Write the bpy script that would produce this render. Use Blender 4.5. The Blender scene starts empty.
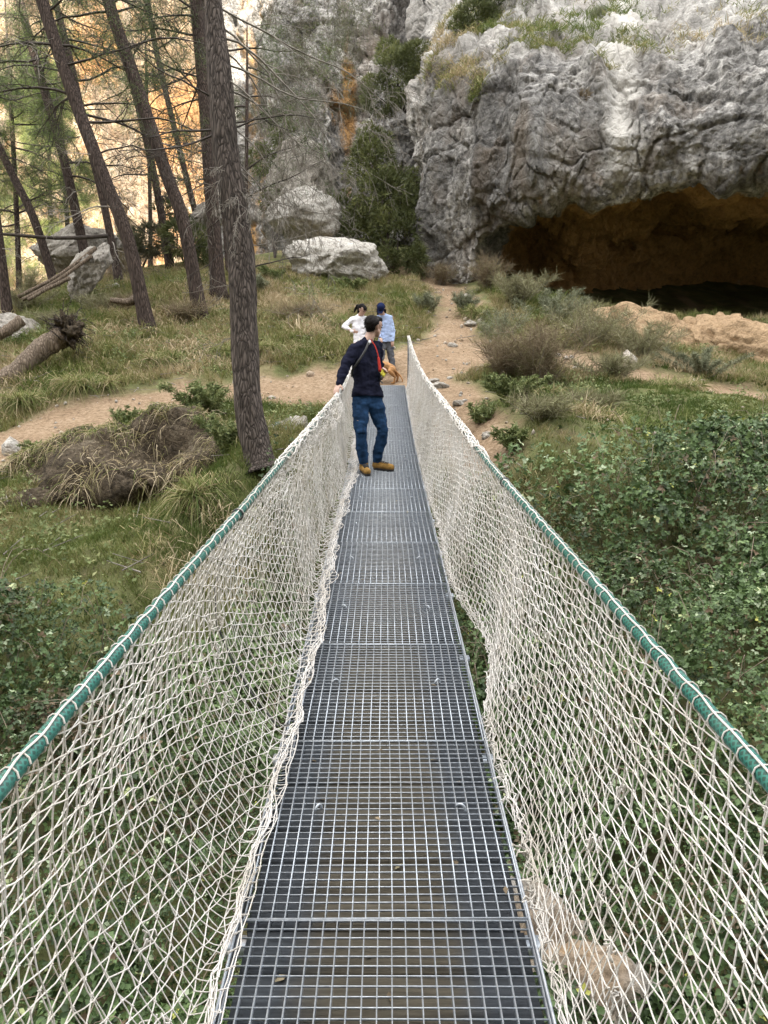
import bpy, bmesh, math, random
import numpy as np
from mathutils import Vector, Matrix
R = math.radians
rng = np.random.default_rng(11)
random.seed(5)
C = bpy.context.scene.collection

# ------------------------------------------------------------------ camera
PITCH, EYE, FPX = R(14.0), 1.72, 770.0
cp, sp = math.cos(PITCH), math.sin(PITCH)
cam = bpy.data.cameras.new('camera')
cam.sensor_fit = 'VERTICAL'; cam.sensor_height = 36; cam.lens = FPX/1024*36
cam.clip_start = 0.05; cam.clip_end = 600
camo = bpy.data.objects.new('camera', cam); C.objects.link(camo)
camo.location = (0, 0, EYE); camo.rotation_euler = (R(90)-PITCH, 0, 0)
bpy.context.scene.camera = camo

def at(px, py, D):
    """world point seen in the photograph at a pixel, D metres in front of the camera"""
    h = (px-384)/FPX; v = (512-py)/FPX
    return np.array([h*D, D*(cp+v*sp), EYE+D*(v*cp-sp)])

# ------------------------------------------------------------------ noise
def _hash(ix, iy, iz, seed):
    h = (ix.astype(np.int64)*374761393 + iy.astype(np.int64)*668265263 + iz.astype(np.int64)*2147483647 + seed*974634777) & 0xffffffff
    h = ((h ^ (h >> 13))*1274126177) & 0xffffffff
    h = ((h ^ (h >> 16))*2246822519) & 0xffffffff
    return ((h ^ (h >> 15)) & 0xffffff)/float(0xffffff)

def vnoise(p, seed=0):
    p = np.asarray(p, float)
    i = np.floor(p).astype(np.int64); f = p-i; f = f*f*f*(f*(f*6-15)+10)
    x, y, z = i[:, 0], i[:, 1], i[:, 2]; fx, fy, fz = f[:, 0], f[:, 1], f[:, 2]
    def c(a, b, d): return _hash(x+a, y+b, z+d, seed)
    x00 = c(0,0,0)*(1-fx)+c(1,0,0)*fx; x10 = c(0,1,0)*(1-fx)+c(1,1,0)*fx
    x01 = c(0,0,1)*(1-fx)+c(1,0,1)*fx; x11 = c(0,1,1)*(1-fx)+c(1,1,1)*fx
    return ((x00*(1-fy)+x10*fy)*(1-fz)+(x01*(1-fy)+x11*fy)*fz)*2-1

def fbm(p, oct=4, seed=0, gain=.5, lac=2.03):
    p = np.asarray(p, float); s = 0; a = 1
    for o in range(oct):
        s = s+a*vnoise(p+o*17.3, seed+o); p = p*lac; a *= gain
    return s

def ridged(p, oct=4, seed=0, gain=.55):
    p = np.asarray(p, float); s = 0; a = 1
    for o in range(oct):
        s = s+a*(1-np.abs(vnoise(p+o*9.1, seed+o))*2); p = p*2.07; a *= gain
    return s
def facets(p, seed=0):
    """broken stone: each cell of a jittered lattice is a plane of its own tilt; steps and cracks between the cells"""
    p = np.asarray(p, float); i = np.floor(p).astype(np.int64); best = np.full(len(p), 9.); sec = best.copy(); val = np.zeros(len(p))
    for a in (-1, 0, 1):
        for b in (-1, 0, 1):
            for c in (-1, 0, 1):
                x, y, z = i[:, 0]+a, i[:, 1]+b, i[:, 2]+c
                h = [_hash(x, y, z, seed+k) for k in range(7)]
                f = np.stack([x+h[0], y+h[1], z+h[2]], -1); d = p-f; dd = (d*d).sum(1)
                v = (d*(np.stack(h[3:6], -1)*2-1)).sum(1)*1.1+h[6]-.5
                m = dd < best
                sec = np.where(m, best, np.minimum(sec, dd)); val = np.where(m, v, val); best = np.where(m, dd, best)
    crack = 1-sstep(0, .09, np.sqrt(sec)-np.sqrt(best))
    return val-.55*crack
def n2(x, y, sc, seed=0, oct=3):
    return fbm(np.stack([np.asarray(x)*sc, np.asarray(y)*sc, np.zeros_like(x)+.37], -1), oct, seed)
def sstep(a, b, x):
    t = np.clip((np.asarray(x, float)-a)/(b-a), 0, 1); return t*t*(3-2*t)

# ------------------------------------------------------------------ mesh helpers
def mesh_np(name, V, F, mat, parent=None, attrs=None, smooth=False):
    """V (n,3); F (m,k) one polygon size, or a list of such arrays"""
    me = bpy.data.meshes.new(name)
    V = np.asarray(V, np.float32)
    Fs = F if isinstance(F, list) else [F]
    Fs = [np.asarray(f, np.int32) for f in Fs if len(f)]
    me.vertices.add(len(V)); me.vertices.foreach_set('co', V.ravel())
    loops = np.concatenate([f.ravel() for f in Fs])
    tot = np.concatenate([np.full(len(f), f.shape[1], np.int32) for f in Fs])
    st = np.concatenate([[0], np.cumsum(tot)[:-1]]).astype(np.int32)
    me.loops.add(len(loops)); me.loops.foreach_set('vertex_index', loops)
    me.polygons.add(len(tot)); me.polygons.foreach_set('loop_start', st); me.polygons.foreach_set('loop_total', tot)
    if smooth: me.polygons.foreach_set('use_smooth', np.ones(len(tot), bool))
    me.update(calc_edges=True)
    if attrs:
        for k, a in attrs.items():
            at_ = me.attributes.new(k, 'FLOAT', 'POINT'); at_.data.foreach_set('value', np.asarray(a, np.float32))
    me.materials.append(mat)
    o = bpy.data.objects.new(name, me); C.objects.link(o)
    if parent: o.parent = parent
    return o

def tag(o, label=None, cat=None, group=None, kind=None):
    if label: o['label'] = label
    if cat: o['category'] = cat
    if group: o['group'] = group
    if kind: o['kind'] = kind
    return o
def empty(name, loc, label, cat, group=None):
    o = bpy.data.objects.new(name, None); C.objects.link(o)
    o.location = [float(q) for q in loc]; o.empty_display_size = .2
    return tag(o, label, cat, group)
def adopt(root, *kids):
    """parent kids whose vertices are in world space to a root that stands away from the origin"""
    for k in kids:
        k.parent = root
        k.matrix_parent_inverse = Matrix.Translation(-Vector(root.location))

def frames(d):
    d = d/np.maximum(np.linalg.norm(d, axis=1, keepdims=True), 1e-9)
    ref = np.where(np.abs(d[:, 2:3]) > .9, np.array([[1., 0, 0]]), np.array([[0, 0, 1.]]))
    u = np.cross(d, ref); u /= np.maximum(np.linalg.norm(u, axis=1, keepdims=True), 1e-9)
    return d, u, np.cross(d, u)

def segs(p0, p1, r0, r1, n=4):
    """independent tubes"""
    p0 = np.asarray(p0, float); p1 = np.asarray(p1, float); m = len(p0)
    r0 = np.broadcast_to(r0, (m,)); r1 = np.broadcast_to(r1, (m,))
    d, u, w = frames(p1-p0)
    a = np.arange(n)*2*math.pi/n
    off = u[:, None]*np.cos(a)[None, :, None]+w[:, None]*np.sin(a)[None, :, None]
    V = np.concatenate([p0[:, None]+off*r0[:, None, None], p1[:, None]+off*r1[:, None, None]], 1).reshape(-1, 3)
    k = np.arange(n); k2 = (k+1) % n
    q = np.stack([k, k2, k2+n, k+n], -1)
    F = (q[None]+(np.arange(m)*2*n)[:, None, None]).reshape(-1, 4)
    return V, F
class MB:
    def __init__(s): s.V = []; s.F = {}; s.n = 0; s.A = []
    def add(s, V, F, a=0.):
        V = np.asarray(V, float).reshape(-1, 3); F = np.asarray(F, int)
        s.V.append(V); s.F.setdefault(F.shape[1], []).append(F+s.n); s.n += len(V)
        s.A.append(np.broadcast_to(np.asarray(a, float), (len(V),)))
        return s
    def box(s, c, h, M=None, a=0.):
        v = np.array([[x, y, z] for x in (-1, 1) for y in (-1, 1) for z in (-1, 1)], float)*np.asarray(h)
        if M is not None: v = v@np.array(M.to_3x3()).T
        f = [[0, 1, 3, 2], [4, 6, 7, 5], [0, 4, 5, 1], [2, 3, 7, 6], [0, 2, 6, 4], [1, 5, 7, 3]]
        return s.add(v+np.asarray(c), f, a)
    def tube(s, P, r, n=8, a=0., cap=True):
        P = np.asarray(P, float); m = len(P); r = np.broadcast_to(np.asarray(r, float), (m,))
        T = np.gradient(P, axis=0) if m > 2 else np.repeat((P[1:]-P[:1]), 2, 0)
        T /= np.maximum(np.linalg.norm(T, axis=1, keepdims=True), 1e-9)
        u = np.cross(T[0], [0, 0, 1.]); 
        if np.linalg.norm(u) < .2: u = np.cross(T[0], [1., 0, 0])
        U = []
        for t in T:
            u = u-t*np.dot(u, t); u = u/np.linalg.norm(u); U.append(u)
        U = np.array(U); W = np.cross(T, U)
        ang = np.arange(n)*2*math.pi/n
        V = (P[:, None]+(U[:, None]*np.cos(ang)[None, :, None]+W[:, None]*np.sin(ang)[None, :, None])*r[:, None, None]).reshape(-1, 3)
        k = np.arange(n); k2 = (k+1) % n
        q = np.stack([k, k2, k2+n, k+n], -1)
        F = (q[None]+(np.arange(m-1)*n)[:, None, None]).reshape(-1, 4)
        s.add(V, F, a)
        if cap:
            s.F.setdefault(n, []).append(np.array([k[::-1]+s.n-len(V), k+s.n-n]))
        return s
    def build(s, name, mat, parent=None, attr=None, smooth=False):
        V = np.concatenate(s.V); F = [np.concatenate(f) for f in s.F.values()]
        return mesh_np(name, V, F, mat, parent, {attr: np.concatenate(s.A)} if attr else None, smooth)

def spline(P, n):
    """Catmull-Rom through P"""
    P = np.asarray(P, float); m = len(P)
    Q = np.vstack([2*P[0]-P[1], P, 2*P[-1]-P[-2]])
    t = np.linspace(0, m-1-1e-9, n); i = t.astype(int); f = (t-i)[:, None]
    a, b, c, d = Q[i], Q[i+1], Q[i+2], Q[i+3]
    return .5*((2*b)+(-a+c)*f+(2*a-5*b+4*c-d)*f*f+(-a+3*b-3*c+d)*f**3)

# ------------------------------------------------------------------ materials
def new_mat(name):
    m = bpy.data.materials.new(name); m.use_nodes = True
    nt = m.node_tree; b = nt.nodes['Principled BSDF']; return m, nt, b
def node(nt, t, **kw):
    n = nt.nodes.new(t)
    for k, v in kw.items():
        if k in n.inputs: n.inputs[k].default_value = v
        else: setattr(n, k, v)
    return n
def ramp(nt, fac, stops):
    n = nt.nodes.new('ShaderNodeValToRGB'); e = n.color_ramp.elements
    while len(e) < len(stops): e.new(.5)
    for q, (p, c) in zip(e, stops): q.position = p; q.color = (*c, 1)
    nt.links.new(fac, n.inputs[0]); return n.outputs[0]
def mixc(nt, fac, a, b, mode='MIX'):
    n = nt.nodes.new('ShaderNodeMix'); n.data_type = 'RGBA'; n.blend_type = mode
    for s, v in ((0, fac), (6, a), (7, b)):
        if hasattr(v, 'links'): nt.links.new(v, n.inputs[s])
        else: n.inputs[s].default_value = v if s == 0 else (*v, 1)
    return n.outputs[2]
def math_(nt, op, a, b=0., c=0.):
    n = nt.nodes.new('ShaderNodeMath'); n.operation = op
    for s, v in enumerate((a, b, c)):
        if hasattr(v, 'links'): nt.links.new(v, n.inputs[s])
        else: n.inputs[s].default_value = v
    return n.outputs[0]
def coords(nt, scale=(1, 1, 1)):
    g = nt.nodes.new('ShaderNodeNewGeometry'); mp = nt.nodes.new('ShaderNodeMapping')
    mp.inputs['Scale'].default_value = scale; nt.links.new(g.outputs['Position'], mp.inputs[0]); return mp.outputs[0]
def noise(nt, vec, scale, detail=6, rough=.6):
    n = node(nt, 'ShaderNodeTexNoise', Scale=scale, Detail=detail, Roughness=rough)
    nt.links.new(vec, n.inputs['Vector']); return n.outputs['Fac']
def attr(nt, name):
    n = nt.nodes.new('ShaderNodeAttribute'); n.attribute_name = name; return n.outputs['Fac']
def bump(nt, b, h, strength=.5, dist=.05):
    n = node(nt, 'ShaderNodeBump', Strength=strength, Distance=dist)
    nt.links.new(h, n.inputs['Height']); nt.links.new(n.outputs[0], b.inputs['Normal'])
def plain(name, col, rough=.6, metal=0., var=.25, scale=40., bmp=0.):
    m, nt, b = new_mat(name)
    v = noise(nt, coords(nt), scale, 4)
    c = ramp(nt, v, [(.3, [q*(1-var) for q in col]), (.7, [min(1, q*(1+var)) for q in col])])
    nt.links.new(c, b.inputs['Base Color']); b.inputs['Roughness'].default_value = rough; b.inputs['Metallic'].default_value = metal
    if bmp: bump(nt, b, v, bmp, .01)
    return m
def leafy(name, stops, rough=.5, trans=.25, spec=.3):
    """leaves and blades: every one has a colour of its own, read from its 'tint'"""
    m, nt, b = new_mat(name)
    c = ramp(nt, attr(nt, 'tint'), stops)
    nt.links.new(c, b.inputs['Base Color']); b.inputs['Roughness'].default_value = rough
    b.inputs['Specular IOR Level'].default_value = spec
    t = nt.nodes.new('ShaderNodeBsdfTranslucent'); nt.links.new(c, t.inputs[0])
    mx = nt.nodes.new('ShaderNodeMixShader'); mx.inputs[0].default_value = trans
    nt.links.new(b.outputs[0], mx.inputs[1]); nt.links.new(t.outputs[0], mx.inputs[2])
    nt.links.new(mx.outputs[0], nt.nodes['Material Output'].inputs[0]); return m

def rock_mat(name, grey_stops, ochre, scale=1., bstr=.8, streak=True):
    """limestone: grey and white patches, dark vertical stains, ochre where 'ochre' says the stone is iron-stained"""
    m, nt, b = new_mat(name)
    v = coords(nt)
    big = noise(nt, v, .55*scale, 8, .68)
    fine = noise(nt, v, 5*scale, 10, .72)
    mixv = math_(nt, 'ADD', math_(nt, 'MULTIPLY', big, .40), math_(nt, 'MULTIPLY', fine, .60))
    c = ramp(nt, mixv, grey_stops)
    if streak:
        pv = node(nt, 'ShaderNodeTexVoronoi', Scale=4.5*scale); nt.links.new(v, pv.inputs['Vector'])          # weathered pits
        pm = math_(nt, 'MULTIPLY', ramp(nt, pv.outputs['Distance'], [(.10, (1, 1, 1)), (.30, (0, 0, 0))]), ramp(nt, big, [(.42, (0, 0, 0)), (.55, (1, 1, 1))]))
        c = mixc(nt, math_(nt, 'MULTIPLY', pm, .8), c, (.045, .042, .04))
        st = noise(nt, coords(nt, (1.5, 1.5, .16)), .9*scale, 6, .65)
        st2 = noise(nt, coords(nt, (1, 1, .5)), .33*scale, 5, .6)
        sm = ramp(nt, math_(nt, 'ADD', math_(nt, 'MULTIPLY', st, .5), math_(nt, 'MULTIPLY', st2, .5)), [(.44, (0, 0, 0)), (.54, (1, 1, 1))])
        c = mixc(nt, math_(nt, 'MULTIPLY', sm, .60), c, (.075, .072, .069))
        bs = ramp(nt, noise(nt, coords(nt, (1, 1, .45)), .7*scale, 7, .65), [(.50, (0, 0, 0)), (.66, (1, 1, 1))])
        c = mixc(nt, math_(nt, 'MULTIPLY', bs, .5), c, (.19, .14, .095))
    och = ramp(nt, fine, [(.25, [q*.45 for q in ochre]), (.5, ochre), (.75, [min(1, q*1.35) for q in ochre])])
    c = mixc(nt, math_(nt, 'MULTIPLY', attr(nt, 'pale'), .85), c, (.60, .57, .52))
    of = math_(nt, 'ADD', attr(nt, 'ochre'), math_(nt, 'MULTIPLY', math_(nt, 'SUBTRACT', noise(nt, coords(nt, (1, 1, .5)), 1.1, 6), .5), 1.4))
    of = ramp(nt, of, [(.35, (0, 0, 0)), (.65, (1, 1, 1))])
    c = mixc(nt, of, c, och)
    nt.links.new(c, b.inputs['Base Color']); b.inputs['Roughness'].default_value = .92
    b.inputs['Specular IOR Level'].default_value = .15
    vo = node(nt, 'ShaderNodeTexVoronoi', Scale=3.2*scale, feature='DISTANCE_TO_EDGE')
    nt.links.new(v, vo.inputs['Vector'])
    h = math_(nt, 'ADD', noise(nt, v, 2.6*scale, 12, .75), math_(nt, 'MULTIPLY', math_(nt, 'MINIMUM', vo.outputs['Distance'], .12), 1.2))
    bump(nt, b, h, bstr, .35/scale)
    return m

M = {}
M['limestone'] = rock_mat('limestone', [(.35, (.045, .043, .040)), (.44, (.165, .157, .147)), (.505, (.37, .352, .328)), (.59, (.64, .615, .575))], (.40, .235, .10))
M['boulder'] = rock_mat('boulder_stone', [(.30, (.055, .048, .04)), (.42, (.18, .162, .138)), (.52, (.34, .31, .27)), (.64, (.52, .49, .44))], (.36, .25, .15), 2.2, .7, False)
M['pale'] = rock_mat('pale_boulder_stone', [(.34, (.09, .08, .068)), (.43, (.30, .275, .24)), (.5, (.48, .45, .405)), (.62, (.66, .635, .59))], (.40, .28, .17), 2., .8, False)
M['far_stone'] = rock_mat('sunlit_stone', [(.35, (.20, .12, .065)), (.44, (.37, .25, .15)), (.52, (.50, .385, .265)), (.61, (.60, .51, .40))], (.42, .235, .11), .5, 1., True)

def ground_mat():
    m, nt, b = new_mat('ground_soil')
    v = coords(nt); n1 = noise(nt, v, 1.3, 8, .65); n3 = noise(nt, v, 14, 8, .7)
    grass = ramp(nt, n1, [(.32, (.075, .062, .034)), (.5, (.105, .115, .045)), (.68, (.20, .17, .09))])
    dirt = ramp(nt, math_(nt, 'ADD', math_(nt, 'MULTIPLY', n1, .4), math_(nt, 'MULTIPLY', n3, .6)),
                [(.33, (.135, .088, .053)), (.5, (.24, .168, .107)), (.68, (.35, .27, .19))])
    c = mixc(nt, attr(nt, 'dirt'), grass, dirt)
    c = mixc(nt, math_(nt, 'MULTIPLY', ramp(nt, n3, [(.3, (1, 1, 1)), (.5, (0, 0, 0))]), .5), c, (.05, .04, .025))
    nt.links.new(c, b.inputs['Base Color']); b.inputs['Roughness'].default_value = .95
    b.inputs['Specular IOR Level'].default_value = .1
    bump(nt, b, n3, .6, .06)
    return m
M['ground'] = ground_mat()

def bark_mat(name, dark, light, s=1.):
    m, nt, b = new_mat(name)
    v0 = coords(nt, (1, 1, .11)); wn = node(nt, 'ShaderNodeTexNoise', Scale=9*s, Detail=3.); nt.links.new(v0, wn.inputs['Vector'])
    va = node(nt, 'ShaderNodeVectorMath', operation='MULTIPLY_ADD'); nt.links.new(wn.outputs['Color'], va.inputs[0]); va.inputs[1].default_value = (.09, .09, .09); nt.links.new(v0, va.inputs[2]); v = va.outputs[0]
    vo = node(nt, 'ShaderNodeTexVoronoi', Scale=30*s, feature='DISTANCE_TO_EDGE'); nt.links.new(v, vo.inputs['Vector'])
    nz = noise(nt, v, 22*s, 8, .7)
    pl = math_(nt, 'MULTIPLY', math_(nt, 'MINIMUM', vo.outputs['Distance'], .3), 2.6)
    f = math_(nt, 'ADD', math_(nt, 'MULTIPLY', pl, .55), math_(nt, 'MULTIPLY', nz, .55))
    c = ramp(nt, f, [(.22, dark), (.45, [(a+b_)/2 for a, b_ in zip(dark, light)]), (.8, light)])
    nt.links.new(c, b.inputs['Base Color']); b.inputs['Roughness'].default_value = .9
    b.inputs['Specular IOR Level'].default_value = .15
    bump(nt, b, f, 1., .035); return m
M['bark'] = bark_mat('pine_bark', (.014, .011, .009), (.15, .122, .106), .9)
M['bark_far'] = bark_mat('far_pine_bark', (.014, .010, .008), (.10, .074, .062), .8)
M['deadwood'] = bark_mat('dead_wood', (.075, .055, .04), (.26, .205, .155), .7)
M['twig'] = plain('dry_twig', (.19, .168, .142), .9, 0, .4, 8)
M['limb'] = plain('dark_limb', (.045, .035, .028), .9, 0, .4, 12)
M['needles'] = leafy('pine_needles', [(0, (.075, .068, .042)), (.35, (.070, .10, .038)), (.75, (.12, .16, .052)), (1, (.21, .235, .075))], .55, .35)
M['deadneedles'] = leafy('dry_needles', [(0, (.10, .08, .055)), (.5, (.115, .12, .07)), (1, (.19, .18, .11))], .7, .2)
M['juniper'] = leafy('juniper_leaf', [(0, (.04, .048, .02)), (.5, (.09, .105, .038)), (1, (.17, .18, .062))], .6, .2)
M['bramble'] = leafy('bramble_leaf', [(0, (.14, .095, .055)), (.07, (.022, .038, .014)), (.5, (.088, .142, .048)), (.86, (.19, .265, .105)), (.95, (.34, .40, .26)), (1, (.46, .46, .11))], .5, .13, .3)
M['grass'] = leafy('grass_blade', [(0, (.062, .098, .022)), (.35, (.135, .165, .044)), (.58, (.235, .225, .09)), (.78, (.36, .285, .165)), (1, (.52, .43, .29))], .7, .25, .2)
M['dryshrub'] = leafy('dry_shrub_twig', [(0, (.105, .078, .052)), (.5, (.215, .168, .112)), (.8, (.30, .25, .165)), (1, (.21, .21, .09))], .85, .1, .1)
M['brush'] = leafy('olive_brush', [(0, (.13, .105, .075)), (.4, (.19, .185, .10)), (.7, (.26, .255, .14)), (1, (.36, .33, .22))], .8, .15, .1)
M['sage'] = leafy('sage_leaf', [(0, (.11, .12, .07)), (.5, (.20, .212, .135)), (1, (.33, .34, .235))], .8, .2, .1)
M['weed'] = leafy('weed_leaf', [(0, (.075, .10, .034)), (.5, (.155, .19, .072)), (1, (.28, .29, .13))], .6, .25, .2)
M['cane'] = plain('bramble_cane', (.21, .16, .12), .8, 0, .4, 10)
def soil_mat():
    m = rock_mat('bank_soil', [(.36, (.022, .017, .012)), (.46, (.070, .054, .036)), (.54, (.13, .10, .068)), (.64, (.25, .21, .15))], (.17, .11, .06), 2.8, 1., False); return m
M['bank'] = soil_mat()

# ------------------------------------------------------------------ terrain
ctrl = [at(*p) for p in [
    (330, 390, 16.2), (200, 399, 15.5), (130, 408, 14.8), (60, 428, 14.1), (0, 448, 13.3), (-120, 480, 12.5), (-260, 520, 12),
    (200, 345, 18.5), (100, 350, 17.5), (0, 375, 16.5), (-150, 400, 15), (60, 300, 23), (150, 272, 25.5), (240, 266, 26), (330, 290, 23.5), (0, 318, 23), (-120, 330, 22),
    (300, 268, 26.5), (400, 276, 27), (430, 272, 28), (360, 262, 30), (430, 352, 18), (480, 342, 19.2), (462, 302, 23), (442, 285, 26), (380, 388, 15.9), (340, 340, 19),
    (470, 400, 14.0), (495, 445, 11.8), (448, 392, 15.2), (560, 352, 18), (600, 324, 21.5), (530, 300, 22.5), (690, 345, 20.5), (768, 380, 17.5), (900, 390, 17),
    (560, 405, 14), (640, 408, 14.2), (740, 415, 13.6), (540, 470, 10.8), (880, 440, 13),
    (80, 440, 13.1), (150, 424, 13.4), (230, 414, 13.8), (80, 520, 10.9), (180, 506, 11.2), (262, 472, 10.2), (300, 440, 11.6), (10, 500, 11.3), (-120, 550, 10.5),
    (60, 560, 9.2), (180, 548, 9.2), (-80, 590, 8.8)]]
ctrl += [np.array(p, float) for p in [
    (0, -1.5, -.15), (-4, -2, .1), (4, -2, .1), (-10, -3, .5), (10, -3, .6), (0, -6, .3), (-12, -10, 1), (12, -10, 1), (0, -14, 1.2), (-32, -10, 2), (32, -10, 2), (-40, -30, 3), (40, -30, 3), (0, -30, 2.5),
    (0, 1, -1.9), (0, 4, -2.9), (0, 7, -2.5), (-4, 2.5, -2.8), (4, 2.5, -2.7), (-9, 3, -2.6), (9, 3, -2.2), (-20, 3, -3.2), (20, 4, -2), (45, 4, -1.5), (-45, 3, -4.5),
    (0, 10, -1.5), (0, 12.3, -.9), (0, 14.3, -.15), (3.5, 6, -1.9), (3, 8.5, -1.6), (6, 6, -1.7), (8, 8.5, -1.1), (-3, 6.5, -1.9), (-5.5, 6, -1.8), (6, 10.5, -.6), (11, 9.5, -.8),
    (-25, 25, .8), (-45, 25, 0), (-40, 45, 1.5), (-24, 45, 1.8), (-12, 42, 3.6), (3, 45, 7), (26, 20, .8), (45, 20, 1), (30, 40, 3), (50, 60, 5), (0, 65, 8), (-40, 72, 0),
    (8, 28, 1.9), (14, 28, 1.5), (20, 27, 1.2), (12, 22.5, 1.5)]]
ctrl = np.array(ctrl)
def _tps_k(d2): return np.where(d2 > 1e-12, .5*d2*np.log(np.maximum(d2, 1e-12)), 0.)
_n = len(ctrl); _S = 10.
_P = ctrl[:, :2]/_S
_K = _tps_k(((_P[:, None]-_P[None])**2).sum(-1))+np.eye(_n)*2e-4
_A = np.zeros((_n+3, _n+3)); _A[:_n, :_n] = _K; _A[:_n, _n] = 1; _A[:_n, _n+1:] = _P; _A[_n, :_n] = 1; _A[_n+1:, :_n] = _P.T
_w = np.linalg.solve(_A, np.concatenate([ctrl[:, 2], np.zeros(3)]))
def smooth_height(x, y):
    q = np.stack([x, y], -1)/_S; out = np.empty(len(q))
    for a in range(0, len(q), 20000):
        s = q[a:a+20000]
        out[a:a+20000] = _tps_k(((s[:, None]-_P[None])**2).sum(-1))@_w[:_n]+_w[_n]+s@_w[_n+1:]
    return out

PATHS = [([(-260, 520, 12), (-120, 480, 12.5), (0, 450, 13.05), (60, 428, 13.85), (130, 409, 14.55), (200, 400, 15.2), (300, 394, 16.0), (385, 384, 16.6), (430, 366, 17.2)], 1.12),
         ([(400, 380, 16.7), (440, 364, 17.3), (480, 350, 18.4)], .95),
         ([(460, 356, 18), (500, 349, 18.6), (540, 354, 18.3), (600, 372, 17), (680, 386, 15.9), (760, 396, 15.3)], .6),
         ([(400, 372, 16.8), (450, 335, 19.5), (458, 300, 23.3), (436, 278, 27)], .42),
         ([(430, 370, 16.6), (448, 392, 15.2), (470, 420, 13.2), (489, 450, 11.5)], .42)]
PATHS = [(spline([at(*p) for p in pts], 60)[:, :2], w) for pts, w in PATHS]
def path_d(x, y):
    q = np.stack([x, y], -1); best = np.full(len(q), 9.)
    for pl, w in PATHS:
        a, b = pl[:-1], pl[1:]; ab = b-a
        for k in range(len(a)):
            t = np.clip(((q-a[k])@ab[k])/max(ab[k]@ab[k], 1e-9), 0, 1)
            best = np.minimum(best, np.linalg.norm(q-a[k]-t[:, None]*ab[k], axis=1)-w)
    return best                                                        # < 0 on the path
def height(x, y):
    x = np.asarray(x, float); y = np.asarray(y, float)
    pd = np.clip(path_d(x, y), -1, 1.2)
    rough = sstep(-.3, .9, pd)
    return smooth_height(x, y)+rough*(.13*n2(x, y, .55, 3)+.05*n2(x, y, 2.3, 4))+.018*n2(x, y, 3.1, 8)+.10*sstep(0, .5, pd)

gx = np.concatenate([np.linspace(-75, -16, 45)[:-1], np.linspace(-16, 16, 250), np.linspace(16, 75, 45)[1:]])
gy = np.concatenate([np.linspace(-45, -3, 30)[:-1], np.linspace(-3, 29, 250), np.linspace(29, 90, 50)[1:]])
GX, GY = np.meshgrid(gx, gy); X, Y = GX.ravel(), GY.ravel()
Z = height(X, Y); PD = path_d(X, Y)+.22*n2(X, Y, 1.4, 12)
nx, ny = len(gx), len(gy)
idx = np.arange(nx*ny).reshape(ny, nx)
Fq = np.stack([idx[:-1, :-1], idx[:-1, 1:], idx[1:, 1:], idx[1:, :-1]], -1).reshape(-1, 4)
dirt = 1-sstep(-.12, .35, PD)
dirt = np.maximum(dirt, .75*sstep(.3, .7, n2(X, Y, .5, 21))*sstep(15, 18, Y))
onp = (PD[Fq].mean(1) < .05)
V = np.stack([X, Y, Z], -1)
def sub(name, F, label=None):
    u, inv = np.unique(F, return_inverse=True)
    o = mesh_np(name, V[u], inv.reshape(-1, 4), M['ground'], None, {'dirt': dirt[u]}, True)
    o['kind'] = 'structure'; return o
sub('ground', Fq[~onp]); sub('dirt_path', Fq[onp])
from bisect import bisect
def hz(x, y): return float(height(np.array([x]), np.array([y]))[0])

# ------------------------------------------------------------------ cliffs
def sheet(name, rows, nu, nv, mat, amp, seed, ochre=None, sharp=.5, facet=1.):
    """rows: list of columns, each a list of 3D points bottom to top; lofted, refined and broken up along its normals"""
    cols = np.array([spline(c, nv) for c in rows])                      # (m, nv, 3)
    m = len(cols)
    G = spline(cols.reshape(m, -1), nu).reshape(nu, nv, 3)
    du = np.gradient(G, axis=0); dv = np.gradient(G, axis=1)
    N = np.cross(du, dv); N /= np.maximum(np.linalg.norm(N, axis=2, keepdims=True), 1e-9)
    P = G.reshape(-1, 3); Nn = N.reshape(-1, 3)
    q = P*np.array([1, 1, .8])
    fl = fbm(q*np.array([.9, .9, .16]), 4, seed+13)                       # vertical flutes and runnels
    msk = .35+.65*sstep(-.25, .35, fbm(q*.4, 2, seed+17))                 # smooth water-worn faces beside broken ones
    d = amp*(.62*fbm(q*.25, 2, seed)+.42*fl+.24*(ridged(q*.55, 2, seed+5)-.7)+msk*(.10*(ridged(q*1.5, 5, seed+9)-1)+.05*fbm(q*6, 3, seed+3)))
    wq = q+.25*np.stack([fbm(q*.9, 2, seed+41), fbm(q*.9+7, 2, seed+42), fbm(q*.9+13, 2, seed+43)], -1)
    d = d+amp*facet*(.30*facets(wq*np.array([.55, .55, .7]), seed+50)+.13*facets(wq*np.array([1.5, 1.5, 1.9]), seed+60)+.05*facets(wq*4., seed+70))
    # blocky beds: quantised low noise makes ledges and steps
    bl = fbm(q*.9, 2, seed+31)*3
    d = d+msk*amp*sharp*.35*(np.floor(bl)+sstep(.55, 1., bl-np.floor(bl)))/3
    P = P+Nn*d[:, None]
    idx = np.arange(nu*nv).reshape(nu, nv)
    F = np.stack([idx[:-1, :-1], idx[1:, :-1], idx[1:, 1:], idx[:-1, 1:]], -1).reshape(-1, 4)
    oc = np.zeros(len(P)) if ochre is None else ochre(P, np.tile(np.linspace(0, 1, nv), nu), np.repeat(np.linspace(0, 1, nu), nv))
    return mesh_np(name, P, F, mat, None, {'ochre': oc}, True), P, Nn

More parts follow.
